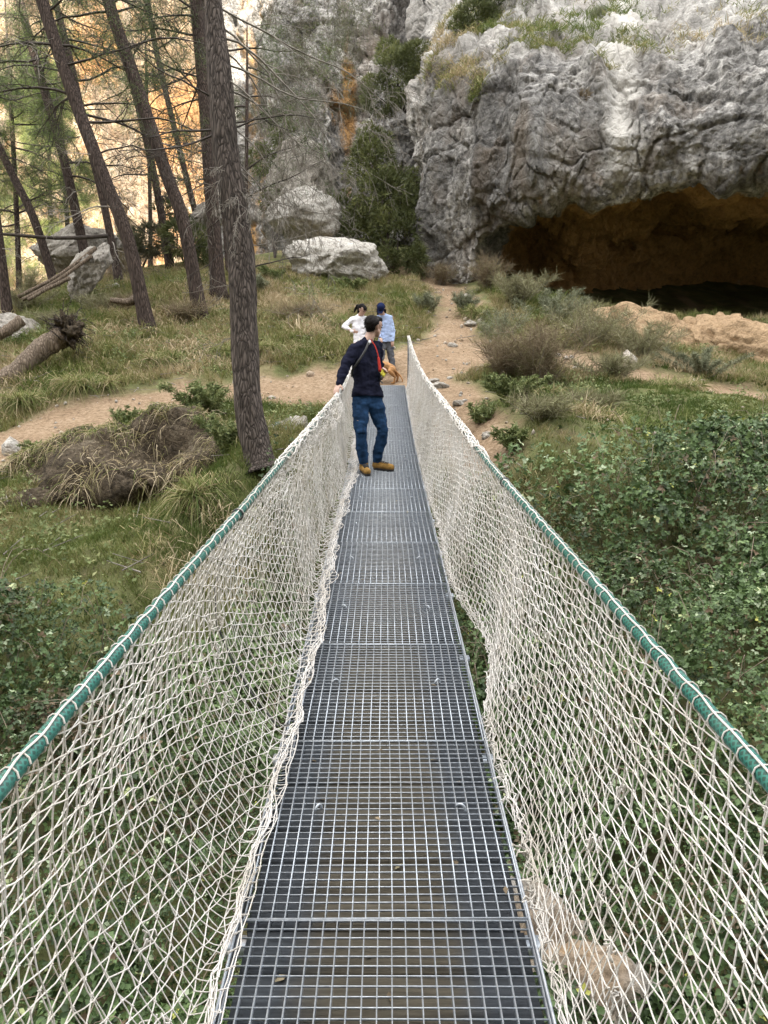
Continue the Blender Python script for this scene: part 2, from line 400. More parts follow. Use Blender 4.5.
# the overhanging crag on the right with its cave
spec = [  # px, lip/base(py,D), mid, brow, upper, top, cave depth
    (418, (272, 33), (190, 33), (110, 33), (70, 34), (-40, 37), 0),
    (424, (272, 29.5), (190, 28.6), (125, 28.3), (85, 29.5), (0, 35), 0),
    (437, (272, 27.3), (185, 25.9), (108, 25.8), (68, 27.5), (-25, 34), 0),
    (460, (268, 26.0), (180, 24.9), (88, 24.9), (50, 26.8), (-40, 34), 0),
    (484, (246, 25.5), (172, 24.3), (72, 24.4), (38, 26.8), (-50, 35), 1.6),
    (500, (226, 24.9), (160, 23.8), (64, 24.0), (32, 26.5), (-55, 35), 3.8),
    (530, (204, 24.3), (146, 23.3), (60, 23.7), (30, 26.5), (-60, 36), 5.2),
    (565, (196, 23.8), (136, 22.9), (56, 23.5), (28, 26.3), (-60, 36), 5.6),
    (610, (200, 23.3), (130, 22.5), (50, 23.2), (22, 26), (-65, 36), 6.4),
    (655, (190, 22.9), (124, 22.1), (45, 23.0), (18, 25.6), (-70, 36), 8),
    (768, (184, 22.0), (118, 21.3), (36, 22.4), (8, 25), (-80, 35), 11),
    (900, (172, 21.3), (108, 20.6), (28, 21.8), (0, 24.5), (-90, 35), 13),
    (1080, (165, 20.8), (100, 20.2), (20, 21.2), (-10, 24), (-100, 35), 13),
    (1350, (160, 20.5), (90, 20), (10, 21), (-20, 24), (-110, 35), 6)]
rows = []
for px, l, m_, b, u, t, cd in spec:
    L, Mi, B, U, T = [at(px, *q) for q in (l, m_, b, u, t)]
    din = np.array([.12, 1, 0])
    zf = hz(L[0], min(L[1], 29))-.6
    if cd < 1:
        base = np.array([L[0], L[1], min(L[2], hz(L[0], L[1]))-1.2])
        inner = [base+din*.5+np.array([0, 0, -.6]), base+din*.4+np.array([0, 0, -.4]), base+din*.3, base+din*.25+np.array([0, 0, .3]), base+din*.2+np.array([0, 0, .6]), base+din*.1+np.array([0, 0, .9])]
    else:
        zb = max(L[2]-.45, zf+1.5)
        inner = [np.array([0, 0, zf])+din*(cd*.86)+np.array([L[0], L[1], 0]),
                 np.array([L[0], L[1], zf+.9])+din*(cd*.98),
                 np.array([L[0], L[1], (zf+zb)/2+.4])+din*(cd*1.05),
                 np.array([L[0], L[1], zb-.1])+din*(cd*.93),
                 np.array([L[0], L[1], L[2]+.42])+din*(cd*.55),
                 np.array([L[0], L[1], L[2]+.12])+din*(cd*.13)]
    rows.append(inner+[L, L*.5+Mi*.5+np.array([0, -.15, 0]), Mi, Mi*.5+B*.5+np.array([0, -.2, 0]), B, U, U*.5+T*.5, T, T+np.array([0, 12., 2.])])
def och_crag(P, v, u):
    cave = 1-sstep(.36, .45, v)
    return np.maximum(cave*.95*sstep(.34, .43, u), .32*np.exp(-((v-.47)/.05)**2)*sstep(.3, .5, u)) - .1
crag, cragP, cragN = sheet('rock_overhang', rows, 620, 340, M['limestone'], .80, 3, och_crag, .5, .72)
pa = crag.data.attributes.new('pale', 'FLOAT', 'POINT')
_x = cragP[:, 0]/cragP[:, 1]*770*.985+384
pa.data.foreach_set('value', (np.exp(-((_x-600-8*fbm(cragP*.8, 2, 5))/13)**2)*sstep(5.2, 6.3, cragP[:, 2])+.42*sstep(9.2, 11., cragP[:, 2]+1.2*fbm(cragP*.7, 3, 4))).astype(np.float32))
tag(crag, 'grey limestone crag overhanging a dark ochre cave on the right', 'rock cliff', None, 'structure')

# the grey and orange wall behind the gully
rows = []
for px, D in ((205, 46), (250, 40), (275, 36.5), (300, 34), (335, 33.5), (352, 34.6), (380, 34), (410, 34.5), (450, 35), (520, 38), (640, 43)):
    rows.append([at(px, 320, D+.5), at(px, 262, D), at(px, 190, D+.3), at(px, 120, D+.6+(1. if px in (352, 275) else 0)), at(px, 40, D+1), at(px, -60, D+1.6), at(px, -200, D+3), at(px, -420, D+6)])
def och_back(P, v, u):
    pxl = (P[:, 0]/P[:, 1])
    x = 384+pxl*770*.97
    return .55*np.exp(-((x-268)/18)**2)+.45*np.exp(-((x-352)/8)**2)*sstep(.15, .3, v)+.45*np.exp(-((x-345)/40)**2)*sstep(.36, .42, v)*(1-sstep(.5, .56, v))-.12
bc, _, _ = sheet('gully_cliff', rows, 300, 260, M['limestone'], .9, 44, och_back)
tag(bc, 'tall grey limestone wall with an orange stain behind the gully', 'rock cliff', None, 'structure')

# far side of the gorge, in the sun
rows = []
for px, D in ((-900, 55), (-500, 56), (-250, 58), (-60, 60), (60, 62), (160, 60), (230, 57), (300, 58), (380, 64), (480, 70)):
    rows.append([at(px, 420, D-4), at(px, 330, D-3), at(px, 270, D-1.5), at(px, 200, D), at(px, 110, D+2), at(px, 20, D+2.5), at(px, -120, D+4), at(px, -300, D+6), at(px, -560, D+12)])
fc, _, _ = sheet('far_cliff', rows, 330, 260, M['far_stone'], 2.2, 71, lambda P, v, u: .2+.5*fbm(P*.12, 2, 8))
tag(fc, 'distant orange gorge wall in full sun at the upper left', 'rock cliff', None, 'structure')

# unseen wall added behind the viewer, stepped in height to shade the ravine
rows = []
for x in (-95, -80, -65, -50, -38, -28, -20, -14, -10, -7.5, -5.5, -3.5, -1, 3, 9, 16, 25, 36, 50, 65, 80, 95):
    w = 2.5*math.sin(x*.17); H_ = 31.5+14*float(sstep(-8.5, -4, x))+4*float(sstep(-14, -30, x))
    rows.append([np.array([x, -13+w, -1.]), np.array([x, -15+w, H_*.2]), np.array([x, -15.5+w, H_*.45]), np.array([x, -17+w, H_*.72]), np.array([x, -18+w, H_]), np.array([x, -24+w, H_+.6]), np.array([x, -34, H_-6.]), np.array([x, -52, -3.])])
nc, _, _ = sheet('shade_wall', rows, 200, 110, M['limestone'], 1.0, 90, lambda P, v, u: .2+0*v)
tag(nc, 'unseen wall added behind the viewer to shade the ravine', 'rock cliff', None, 'structure')

# ------------------------------------------------------------------ boulders
def boulder(name, c, size, seed, label, cat='boulder', mat='boulder', rotz=0., tilt=(0, 0), sub=5, cuts=9, rough=.5, ochre=0., group=None):
    r = np.random.default_rng(seed)
    bm = bmesh.new(); bmesh.ops.create_icosphere(bm, subdivisions=sub, radius=1)
    V = np.array([v.co[:] for v in bm.verts]); F = np.array([[v.index for v in f.verts] for f in bm.faces]); bm.free()
    for k in range(cuts):
        n = r.normal(size=3); n /= np.linalg.norm(n); h = r.uniform(.5, .82)
        d = V@n-h; V = V-np.maximum(d, 0)[:, None]*n*.92
    N = V/np.linalg.norm(V, axis=1, keepdims=True)
    q = V*1.7+seed*3.1
    V = V+N*(rough*(.16*fbm(q, 3, seed)+.10*(ridged(q*1.8, 4, seed+2)-1)+.05*(ridged(q*5, 3, seed+4)-1)+.10*facets(q*1.6, seed)+.04*facets(q*4, seed+9)))[:, None]
    V = V*np.asarray(size)
    Mx = Matrix.Rotation(rotz, 3, 'Z')@Matrix.Rotation(tilt[0], 3, 'X')@Matrix.Rotation(tilt[1], 3, 'Y')
    V = V@np.array(Mx).T
    o = mesh_np(name, V, F, M[mat], None, {'ochre': np.full(len(V), ochre)}, True)
    o.location = [float(q) for q in c]
    return tag(o, label, cat, group)
boulder('boulder', at(327, 262, 25), (1.95, 1.2, .98), 4, 'big pale flat boulder lying behind the bridge, left of the juniper', mat='pale', rotz=.1, tilt=(.25, .12))
boulder('boulder', at(303, 222, 28), (1.5, 1.1, 1.1), 8, 'grey boulder stacked just above the pale flat boulder', mat='pale', tilt=(.2, -.2))
boulder('boulder', at(300, 178, 30.5), (1.5, 1.2, 1.5), 15, 'tall grey block at the foot of the gully wall above two boulders')
boulder('boulder', at(207, 222, 26), (.75, .7, .62), 21, 'white rounded boulder seen between two pine trunks')
boulder('boulder', at(88, 272, 21.5), (.62, .7, 1.0), 27, 'slanting grey slab under the fallen poles by the pines', rotz=.4, tilt=(.15, .55), ochre=-.2)
boulder('boulder', at(10, 330, 18.5), (.85, .7, .42), 33, 'low grey boulder at the left edge above the fallen trunk', tilt=(0, .25), ochre=-.2)
boulder('boulder', at(70, 250, 26), (1.7, 1.2, .9), 35, 'dark grey rock outcrop on the ridge behind the leaning pines', ochre=-.2)
boulder('boulder', at(6, 480, 12.2), (.34, .3, .16), 39, 'small pale stone at the edge of the path on the far left')
boulder('boulder', at(290, 438, 11.6), (.42, .4, .36), 41, 'mossy grey rock between the big pine and the bridge net', ochre=.1)
rows = []
for px, tp, bt, D, bul in ((-150, 500, 545, 11.6, .05), (-60, 505, 535, 11.7, .1), (0, 488, 522, 11.8, .15), (40, 466, 520, 11.9, .3), (80, 444, 523, 12.0, .42), (120, 437, 519, 12.1, .45), (160, 431, 508, 12.2, .36), (195, 427, 500, 12.3, .40), (228, 425, 490, 12.3, .30), (255, 420, 476, 12.0, .12), (280, 432, 470, 11.9, .05)):
    t_ = at(px, tp, D); b_ = at(px, bt, D-1.); b_[2] = min(b_[2], hz(b_[0], b_[1])); h_ = t_[2]-b_[2]
    o_ = np.array([0, -1., 0])
    rows.append([b_+np.array([0, .5, -.4]), b_+np.array([0, .15, -.1]), b_-o_*.02+np.array([0, .1, h_*.12]), b_+o_*bul*.45+np.array([0, .12, h_*.42]), (b_+t_)/2+o_*bul+np.array([0, 0, h_*.2]), t_+o_*bul*.55+np.array([0, 0, -.02]), t_+np.array([0, .15, .04]), t_+np.array([0, .8, -.25])])
bank, bankP, bankN = sheet('earth_bank', rows, 300, 90, M['bank'], .34, 55, lambda P, v, u: .1+.0*v, 1.6)
tag(bank, 'long undercut brown earth bank between the left path and the grass below', 'earth bank')
boulder('sand_ledge', at(645, 340, 20.6), (2.0, 1.5, .85), 61, 'flat topped tan ledge in front of the cave mouth', 'rock ledge', rotz=-.15, tilt=(.1, .16), ochre=1.1)
boulder('sand_ledge', at(722, 350, 20.2), (1.5, 1.3, 1.05), 64, 'peaked tan ledge right of the dark gap at the cave', 'rock ledge', rotz=-.2, tilt=(.1, .35), ochre=1.1)
boulder('sand_ledge', at(775, 366, 19.5), (2.1, 1.3, 1.0), 66, 'sloping tan ledge at the right edge above the brambles', 'rock ledge', rotz=-.3, tilt=(.1, .3), ochre=1.1)
boulder('sand_ledge', at(606, 326, 21.6), (1.1, .9, .5), 68, 'low tan ledge at the left end of the cave sill', 'rock ledge', ochre=1.1)
for k, (px, py, D, s, l) in enumerate([(470, 326, 20.5, .17, 'pale stone lying on the trail behind the bridge'), (441, 386, 15.6, .15, 'pale stone on the bare soil beside the right net'),
        (459, 405, 14, .10, 'small stone lower down the bare soil bank'), (452, 343, 18.6, .12, 'dark stone at the path junction'), (433, 378, 16, .1, 'little round stone near the end of the bridge'),
        (487, 432, 12.4, .08, 'smallest stone on the soil beside the green rope'), (425, 316, 21, .14, 'flat stone on the slope left of the trail'), (466, 296, 23.5, .16, 'stone at the top of the rocky trail')]):
    p = at(px, py, D); boulder('stone', (p[0], p[1], hz(p[0], p[1])+s*.25), (s*1.4, s, s*.7), 80+k, l, 'stone', sub=3)
for k, (px, py, D, rx) in enumerate([(590, 975, 4.3, .5), (330, 990, 4.6, .5), (520, 955, 5.0, .5)]):
    p = at(px, py, D)
    boulder('boulder', (p[0], p[1], hz(p[0], p[1])+.35), (rx, rx*.8, .55), 120+k, ['big tan boulder in the ravine under the right net', 'grey boulder in the ravine under the left net', 'tan boulder deeper under the bridge on its right'][k], ochre=.45)

# ------------------------------------------------------------------ leaf builders
def rand_unit(n, r=rng):
    v = r.normal(size=(n, 3)); return v/np.linalg.norm(v, axis=1, keepdims=True)
def blades(base, dirn, length, width, droop, r=rng, nseg=2):
    """curved tapering grass blades or needles: returns V, [quads, tris]"""
    n = len(base); length = np.broadcast_to(length, (n,)); width = np.broadcast_to(width, (n,)); droop = np.broadcast_to(droop, (n,))
    d = dirn/np.linalg.norm(dirn, axis=1, keepdims=True)
    side = np.cross(d, rand_unit(n, r)); side /= np.maximum(np.linalg.norm(side, axis=1, keepdims=True), 1e-6)
    pts = []
    for k in range(nseg+1):
        t = k/nseg
        c = base+d*(length*t)[:, None]; c = c+np.array([0, 0, -1.])*(droop*length*t*t)[:, None]
        w = width*(1-t)**.7
        if k < nseg: pts += [c-side*w[:, None]*.5, c+side*w[:, None]*.5]
        else: pts += [c]
    V = np.stack(pts, 1); m = V.shape[1]
    o = (np.arange(n)*m)[:, None]
    Q = np.concatenate([o+np.array([[2*k, 2*k+1, 2*k+3, 2*k+2]]) for k in range(nseg-1)]) if nseg > 1 else np.zeros((0, 4), int)
    T = o+np.array([[m-3, m-2, m-1]])
    return V.reshape(-1, 3), [Q, T], m
def leaflets(c, nrm, axis, L, W, fold=.25):
    """folded rhombus leaflets"""
    n = len(c); L = np.broadcast_to(L, (n,))[:, None]; W = np.broadcast_to(W, (n,))[:, None]
    axis = axis-nrm*(axis*nrm).sum(1, keepdims=True); axis /= np.maximum(np.linalg.norm(axis, axis=1, keepdims=True), 1e-6)
    s = np.cross(nrm, axis)
    V = np.stack([c, c+axis*L*.45+s*W*.5+nrm*W*fold, c+axis*L, c+axis*L*.45-s*W*.5+nrm*W*fold], 1).reshape(-1, 3)
    o = (np.arange(n)*4)[:, None]
    return V, np.concatenate([o+np.array([[0, 1, 2]]), o+np.array([[0, 2, 3]])])

# ------------------------------------------------------------------ bramble thickets
def bramble_top(x, y):
    return np.maximum(.62+.26*n2(x, y, .6, 61)+.22*n2(x, y, 2.4, 62, 2), .22)+sstep(1.5, 4, x)*np.maximum(.22+.35*n2(x, y, .42, 68, 2), 0)
def thicket(name, mask, xr, yr, dens, label, seed):
    r = np.random.default_rng(seed)
    n = int((xr[1]-xr[0])*(yr[1]-yr[0])*dens)
    x = r.uniform(*xr, n); y = r.uniform(*yr, n)
    keep = r.random(n) < mask(x, y)*np.clip(1.5-y/11, .45, 1.)*(.6+.4*sstep(-.35, .05, n2(x, y, 3.1, 66, 2))); x, y = x[keep], y[keep]; n = len(x)
    mk = mask(x, y)
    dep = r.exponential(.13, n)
    ht = np.maximum(bramble_top(x, y)*(.35+.65*mk), .06)
    z = height(x, y)+np.maximum(ht-dep, .02)
    e = .05
    g = np.stack([-(bramble_top(x+e, y)-bramble_top(x-e, y))/(2*e), -(bramble_top(x, y+e)-bramble_top(x, y-e))/(2*e), np.full(n, 1.)], -1)
    nr = g*.6+rand_unit(n, r)*1.0+np.array([0, -.25, .45]); nr /= np.linalg.norm(nr, axis=1, keepdims=True)
    ax = rand_unit(n, r)+np.array([0, -.3, -.25])
    ax = ax-nr*(ax*nr).sum(1, keepdims=True); ax /= np.linalg.norm(ax, axis=1, keepdims=True)
    sd = np.cross(nr, ax)
    L = r.uniform(.026, .058, n)*(1+.45*n2(x, y, .9, 67, 2)); c = np.stack([x, y, z], -1)
    tint = np.clip(r.beta(2.0, 2.4, n)*.66+.09+.25*n2(x, y, .8, 64)-.5*np.clip(dep-.22, 0, .4), .02, .93)  # deeper leaves tinted darker: shade inside the thicket painted into their colour
    tint = np.where(r.random(n) < .05, r.uniform(.93, .97, n), tint); tint = np.where(r.random(n) < .004, 1, tint); tint = np.where(r.random(n) < .03, .0, tint)
    VV, FF, TT, k = [], [], [], 0
    for a, sc in ((0, 1.15), (1.15, .95), (-1.15, .95)):
        axr = ax*math.cos(a)+sd*math.sin(a)
        nn = nr+rand_unit(n, r)*.28; nn /= np.linalg.norm(nn, axis=1, keepdims=True)
        v, f = leaflets(c+axr*.006, nn, axr, L*sc, L*sc*.72, .16)
        VV.append(v); FF.append(f+k); k += len(v); TT.append(np.repeat(tint, 4))
    o = mesh_np(name, np.concatenate(VV), np.concatenate(FF), M['bramble'], None, {'tint': np.concatenate(TT)})
    tag(o, label, 'brambles', None, 'stuff')
    # arching canes
    m = int(n/150); mb = MB()
    for k in range(m):
        i = r.integers(n); p = np.array([x[i], y[i], height(x[i:i+1], y[i:i+1])[0]])
        d = rand_unit(1, r)[0]; d[2] = 0; ln = r.uniform(.5, 1.3); hh = ht[i]+r.uniform(-.05, .22)
        t = np.linspace(0, 1, 6)
        mb.tube(p+d*(ln*t)[:, None]+np.array([0, 0, 1.])*(hh*np.sin(t*2.3)/.98)[:, None]*np.ones((6, 1)), np.linspace(.005, .002, 6), 4, cap=False)
    c_ = mb.build(name.replace('thicket', 'canes'), M['cane'])
    tag(c_, label.replace('leafy', 'thin arching canes in the leafy'), 'bramble canes', None, 'stuff')
def mask_r(x, y):
    edge = 10.6+.48*np.clip(x-2.5, 0, 7)+.9*n2(x, y, .5, 70)
    return sstep(0, 1.6, edge-y)*sstep(.45, .9, x-.05*np.maximum(0, y-4))*sstep(.02, .4, path_d(x, y))
def mask_l(x, y):
    edge = 8.0+.6*n2(x, y, .5, 71)-.03*x
    return sstep(0, 1.3, edge-y)*sstep(-.5, -.9, x)
def mask_c(x, y): return sstep(11.5, 8.5, y)*.9
thicket('bramble_thicket', mask_r, (.6, 13), (.6, 15), 1500, 'leafy green bramble thicket on the right of the bridge', 201)
thicket('bramble_thicket', mask_l, (-10, -.6), (.6, 10), 1400, 'leafy dark bramble thicket on the left below the bridge', 202)
thicket('bramble_thicket', mask_c, (-1.6, 1.6), (-.8, 12), 800, 'leafy brambles in the shadow under the bridge', 203)

# ------------------------------------------------------------------ grass
def grass(name, label, xr, yr, n, hgt, tint0, seed, keepfn, wid=.007, lean=.5, tuft=10, droop=.45, spread=.035):
    r = np.random.default_rng(seed)
    m = n//tuft
    x = r.uniform(*xr, m*3); y = r.uniform(*yr, m*3)
    k = r.random(m*3) < keepfn(x, y); x, y = x[k][:m], y[k][:m]
    dist = np.hypot(x, y)
    size = hgt*(.55+.9*np.clip(.5+.5*n2(x, y, .9, seed), 0, 1))*r.uniform(.6, 1.35, len(x))
    tb = np.clip(tint0+.36*n2(x, y, .45, seed+1)+.22*n2(x, y, 1.7, seed+2, 2), 0, 1)
    X_ = np.repeat(x, tuft)+r.normal(0, spread, len(x)*tuft); Y_ = np.repeat(y, tuft)+r.normal(0, spread, len(x)*tuft)
    base = np.stack([X_, Y_, height(X_, Y_)-.01], -1)
    d = rand_unit(len(X_), r)*np.array([1, 1, .15])*lean+np.array([0, -.12, 1])
    sz = np.repeat(size, tuft)*r.uniform(.5, 1.2, len(X_))
    w = wid*np.clip(np.repeat(dist, tuft)/9, .7, 2.4)*r.uniform(.7, 1.3, len(X_))
    v, f, mm = blades(base, d, sz, w, droop*r.uniform(.4, 1.6, len(X_)), r)
    tint = np.repeat(np.clip(np.repeat(tb, tuft)+r.normal(0, .13, len(X_)), 0, 1), mm)
    return tag(mesh_np(name, v, f, M['grass'], None, {'tint': tint}), label, 'grass', None, 'stuff')
offp = lambda x, y, a=.18, b=.5: sstep(a, b, path_d(x, y)+.25*n2(x, y, 1.4, 12))*np.where((np.abs(x) < .75) & (y > 13) & (y < 17.5), 0, 1)
patch = lambda x, y, s, lo, hi: sstep(lo, hi, n2(x, y, .5, s))
grass('grass', 'tussocky green and straw grass on the left slope behind the path', (-13, 1.6), (14.3, 27), 150000, .33, .64, 301, lambda x, y: offp(x, y)*sstep(13.8, 14.6, y)*np.clip(1.6-(y-14)/11, .25, 1)*(.35+.65*patch(x, y, 5, -.5, .2)))
grass('grass', 'grass in front of the path on the left bank', (-11, -.5), (6.2, 15), 110000, .25, .40, 302, lambda x, y: offp(x, y, .0, .3)*sstep(6.2, 7.8, y)*sstep(15.6, 14.8, y))
grass('grass', 'short bright grass on the right bank between brambles and path', (.9, 14), (9.3, 17.5), 110000, .17, .30, 303, lambda x, y: offp(x, y)*sstep(8.9, 10.5, y))
grass('grass', 'dry grass on the slope below the cave', (.6, 13), (15.5, 26), 120000, .32, .62, 304, lambda x, y: offp(x, y)*np.clip(1.4-(y-15)/10, .4, 1)*sstep(26, 24, y))
grass('grass', 'thin grass in the ravine beyond the brambles', (-8, 8), (-3, 11), 50000, .16, .4, 305, lambda x, y: np.ones_like(x)*.6)
grass('tall_grass', 'coarse arching grass clumps scattered over the left slope', (-12, 1.4), (8, 25), 36000, .55, .64, 307, lambda x, y: offp(x, y, .25, .7)*sstep(7, 9, y)*patch(x, y, 55, -.15, .45)*np.where((y > 11) & (y < 15.2-.12*x*0) & (path_d(x, y) < 2.2) & (y < 14.2+.22*(x+3)), .0, 1), .012, .75, 34, .85, .10)
grass('tall_grass', 'coarse grass clumps scattered over the right bank', (.8, 12), (9.5, 25), 26000, .5, .5, 308, lambda x, y: offp(x, y, .25, .7)*patch(x, y, 56, -.05, .5), .011, .75, 30, .85, .09)
def ground_leaves(xr, yr, n, seed, label, keepfn):
    r = np.random.default_rng(seed); m = n//14
    x = r.uniform(*xr, m); y = r.uniform(*yr, m); k = r.random(m) < keepfn(x, y); x, y = x[k], y[k]; m = len(x)
    X_ = np.repeat(x, 14)+r.normal(0, .11, m*14); Y_ = np.repeat(y, 14)+r.normal(0, .11, m*14); n = len(X_)
    c = np.stack([X_, Y_, height(X_, Y_)+r.uniform(.03, .22, n)], -1)
    nr = rand_unit(n, r)*.8+np.array([0, -.3, .8]); nr /= np.linalg.norm(nr, axis=1, keepdims=True); L = r.uniform(.03, .085, n)
    v, f = leaflets(c, nr, rand_unit(n, r), L, L*.55, .2)
    tag(mesh_np('weeds', v, f, M['weed'], None, {'tint': np.repeat(np.clip(np.repeat(r.beta(2, 2, m), 14)*.8+r.normal(.08, .12, n), 0, 1), 4)}), label, 'weeds', None, 'stuff')
ground_leaves((-11, 1), (7, 24), 42000, 341, 'low leafy weeds among the grass on the left', lambda x, y: offp(x, y)*patch(x, y, 57, -.2, .4))
ground_leaves((.8, 13), (9, 24), 36000, 342, 'low leafy weeds among the grass on the right', lambda x, y: offp(x, y)*patch(x, y, 58, -.2, .4))
# dry hanging grass over the earth banks
def hanging(name, label, n, v0, v1, seed, ln, tint, dry):
    r = np.random.default_rng(seed); vv = np.tile(np.linspace(0, 1, 90), 300); uu = np.repeat(np.linspace(0, 1, 300), 90)
    ok = np.where((vv > v0) & (vv < v1) & (uu > .12) & (uu < .93) & (n2(bankP[:, 0], bankP[:, 2]*1.3, 1.6, seed, 2) > -.05))[0]
    p = bankP[r.choice(ok, n)]+r.normal(0, .02, (n, 3))
    d = np.stack([r.normal(0, .55, n), -np.abs(r.normal(.55, .35, n)), r.uniform(-.55, .6, n)+(.5 if not dry else 0)], -1)
    v, f, mm = blades(p, d, r.uniform(.4, 1.2, n)*ln, .011, r.uniform(.5, 1.3, n), r, 3)
    return tag(mesh_np(name, v, f, M['grass'], None, {'tint': np.repeat(np.clip(r.normal(tint, .2, n), 0, 1), mm)}), label, 'grass', None, 'stuff')
hanging('dry_grass', 'dry straw grass and rootlets hanging over the undercut earth bank', 2400, .46, .92, 321, .40, .8, True)
hanging('grass', 'green grass along the top lip of the earth bank', 5200, .68, 1., 322, .17, .42, False)
# tufts on top of the crag
def crag_tufts():
    r = np.random.default_rng(330)
    nv = 340; v = np.tile(np.linspace(0, 1, nv), 620)
    ok = np.where((v > .69) & (v < .86) & (np.abs(cragN[:, 2]) > .25))[0]
    cl = n2(cragP[ok, 0], cragP[ok, 1]+cragP[ok, 2], .6, 77)
    ok = ok[(cl > .12) & (cragP[ok, 0] < 16)]
    i = r.choice(ok, 2600); tuft = 8
    b = np.repeat(cragP[i], tuft, 0)+r.normal(0, .08, (len(i)*tuft, 3))
    d = rand_unit(len(b), r)*.7+np.array([0, -.3, .9])
    v_, f, mm = blades(b, d, r.uniform(.2, .6, len(b)), .022, r.uniform(.3, 1, len(b)), r)
    t = np.repeat(np.clip(np.repeat(.5+.4*n2(cragP[i, 0], cragP[i, 2], .5, 5), tuft)+r.normal(0, .15, len(b)), 0, 1), mm)
    tag(mesh_np('grass', v_, f, M['grass'], None, {'tint': t}), 'scattered grass tufts on top of the overhanging crag', 'grass', None, 'stuff')
crag_tufts()

# ------------------------------------------------------------------ litter
def scatter_litter():
    r = np.random.default_rng(350); n = 900
    x = r.uniform(-12, 3, n); y = r.uniform(8, 26, n); k = path_d(x, y) > -.1; x, y = x[k], y[k]; n = len(x)
    a = r.uniform(0, math.pi, n); L = r.uniform(.1, .55, n)*.5; d = np.stack([np.cos(a)*L, np.sin(a)*L, r.normal(0, .03, n)], -1)
    c = np.stack([x, y, height(x, y)+.10], -1)
    V, F = segs(c-d, c+d, r.uniform(.004, .012, n), .004, 5)
    tag(mesh_np('fallen_twigs', V, F, M['twig']), 'fallen dead twigs strewn over the slope on the left', 'twigs', None, 'stuff')
    n = 1500; x = r.uniform(-10, 9, n); y = r.uniform(10, 27, n); k = (path_d(x, y) < .25) | (r.random(n) < .12); x, y = x[k], y[k]; n = len(x)
    bm = bmesh.new(); bmesh.ops.create_icosphere(bm, subdivisions=1, radius=1); v = np.array([q.co[:] for q in bm.verts]); f = np.array([[q.index for q in p.verts] for p in bm.faces]); bm.free()
    sz = r.lognormal(-3.6, .55, n); c = np.stack([x, y, height(x, y)+sz*.2], -1)
    V = c[:, None]+v[None]*(sz[:, None]*r.uniform(.6, 1.4, (n, 3)))[:, None, :]*r.uniform(.8, 1.2, (n, len(v), 1))
    F = (f[None]+(np.arange(n)*len(v))[:, None, None]).reshape(-1, 3)
    tag(mesh_np('gravel', V.reshape(-1, 3), F, M['pale'], None, {'ochre': np.full(n*len(v), .45)}), 'loose stones and gravel on the dirt paths', 'gravel', None, 'stuff')
scatter_litter()

# ------------------------------------------------------------------ shrubs
def stems_of(c, n, h, spread, r, r0=.012, up=.8):
    mb = MB(); ends = []
    for k in range(n):
        a = r.uniform(0, 2*math.pi); d = np.array([math.cos(a), math.sin(a), 0])*r.uniform(.1, 1)*spread
        t = np.linspace(0, 1, 7)[:, None]; hh = h*r.uniform(.6, 1.05)
        P = c+d*.35*r.uniform(.2, 1)*np.array([1, 1, 0])+d*t**1.15+np.array([0, 0, hh])*t**.85+r.normal(0, .04*h, (7, 3))*t
        mb.tube(P, np.linspace(r0, r0*.25, 7), 4, cap=False); ends.append(P)
    return mb, np.array(ends)
def shrub(name, c, h, spread, nst, ntw, mat, label, cat, seed, tw_len=.25, tw_w=.012, tl=.5, leafn=0, droop=.1, stemmat='twig', group=None, tint=(.5, .25)):
    r = np.random.default_rng(seed); c = np.asarray(c, float)
    root = empty(name, c, label, cat, group)
    mb, E = stems_of(np.zeros(3), nst, h, spread, r, .009*max(1, h))
    mb.build('stems', M[stemmat], root)
    i = r.integers(0, nst, ntw); t = r.uniform(.12, 1, ntw)*6; k = np.minimum(t.astype(int), 5); f = (t-k)[:, None]
    b = E[i, k]*(1-f)+E[i, k+1]*f+r.normal(0, .05*h, (ntw, 3))
    d = rand_unit(ntw, r)*.9+np.array([0, 0, .7])+ (b*np.array([1, 1, 0]))*.5/max(spread, .1)
    v, F, mm = blades(b, d, tw_len*r.uniform(.4, 1.3, ntw), tw_w*r.uniform(.6, 1.3, ntw), droop, r)
    mesh_np('crown', v, F, M[mat], root, {'tint': np.repeat(np.clip(r.normal(*tint, ntw)+.15*vnoise(b*3), 0, 1), mm)})
    return root
def gp(px, py, D):
    p = at(px, py, D); return np.array([p[0], p[1], hz(p[0], p[1])-.03])
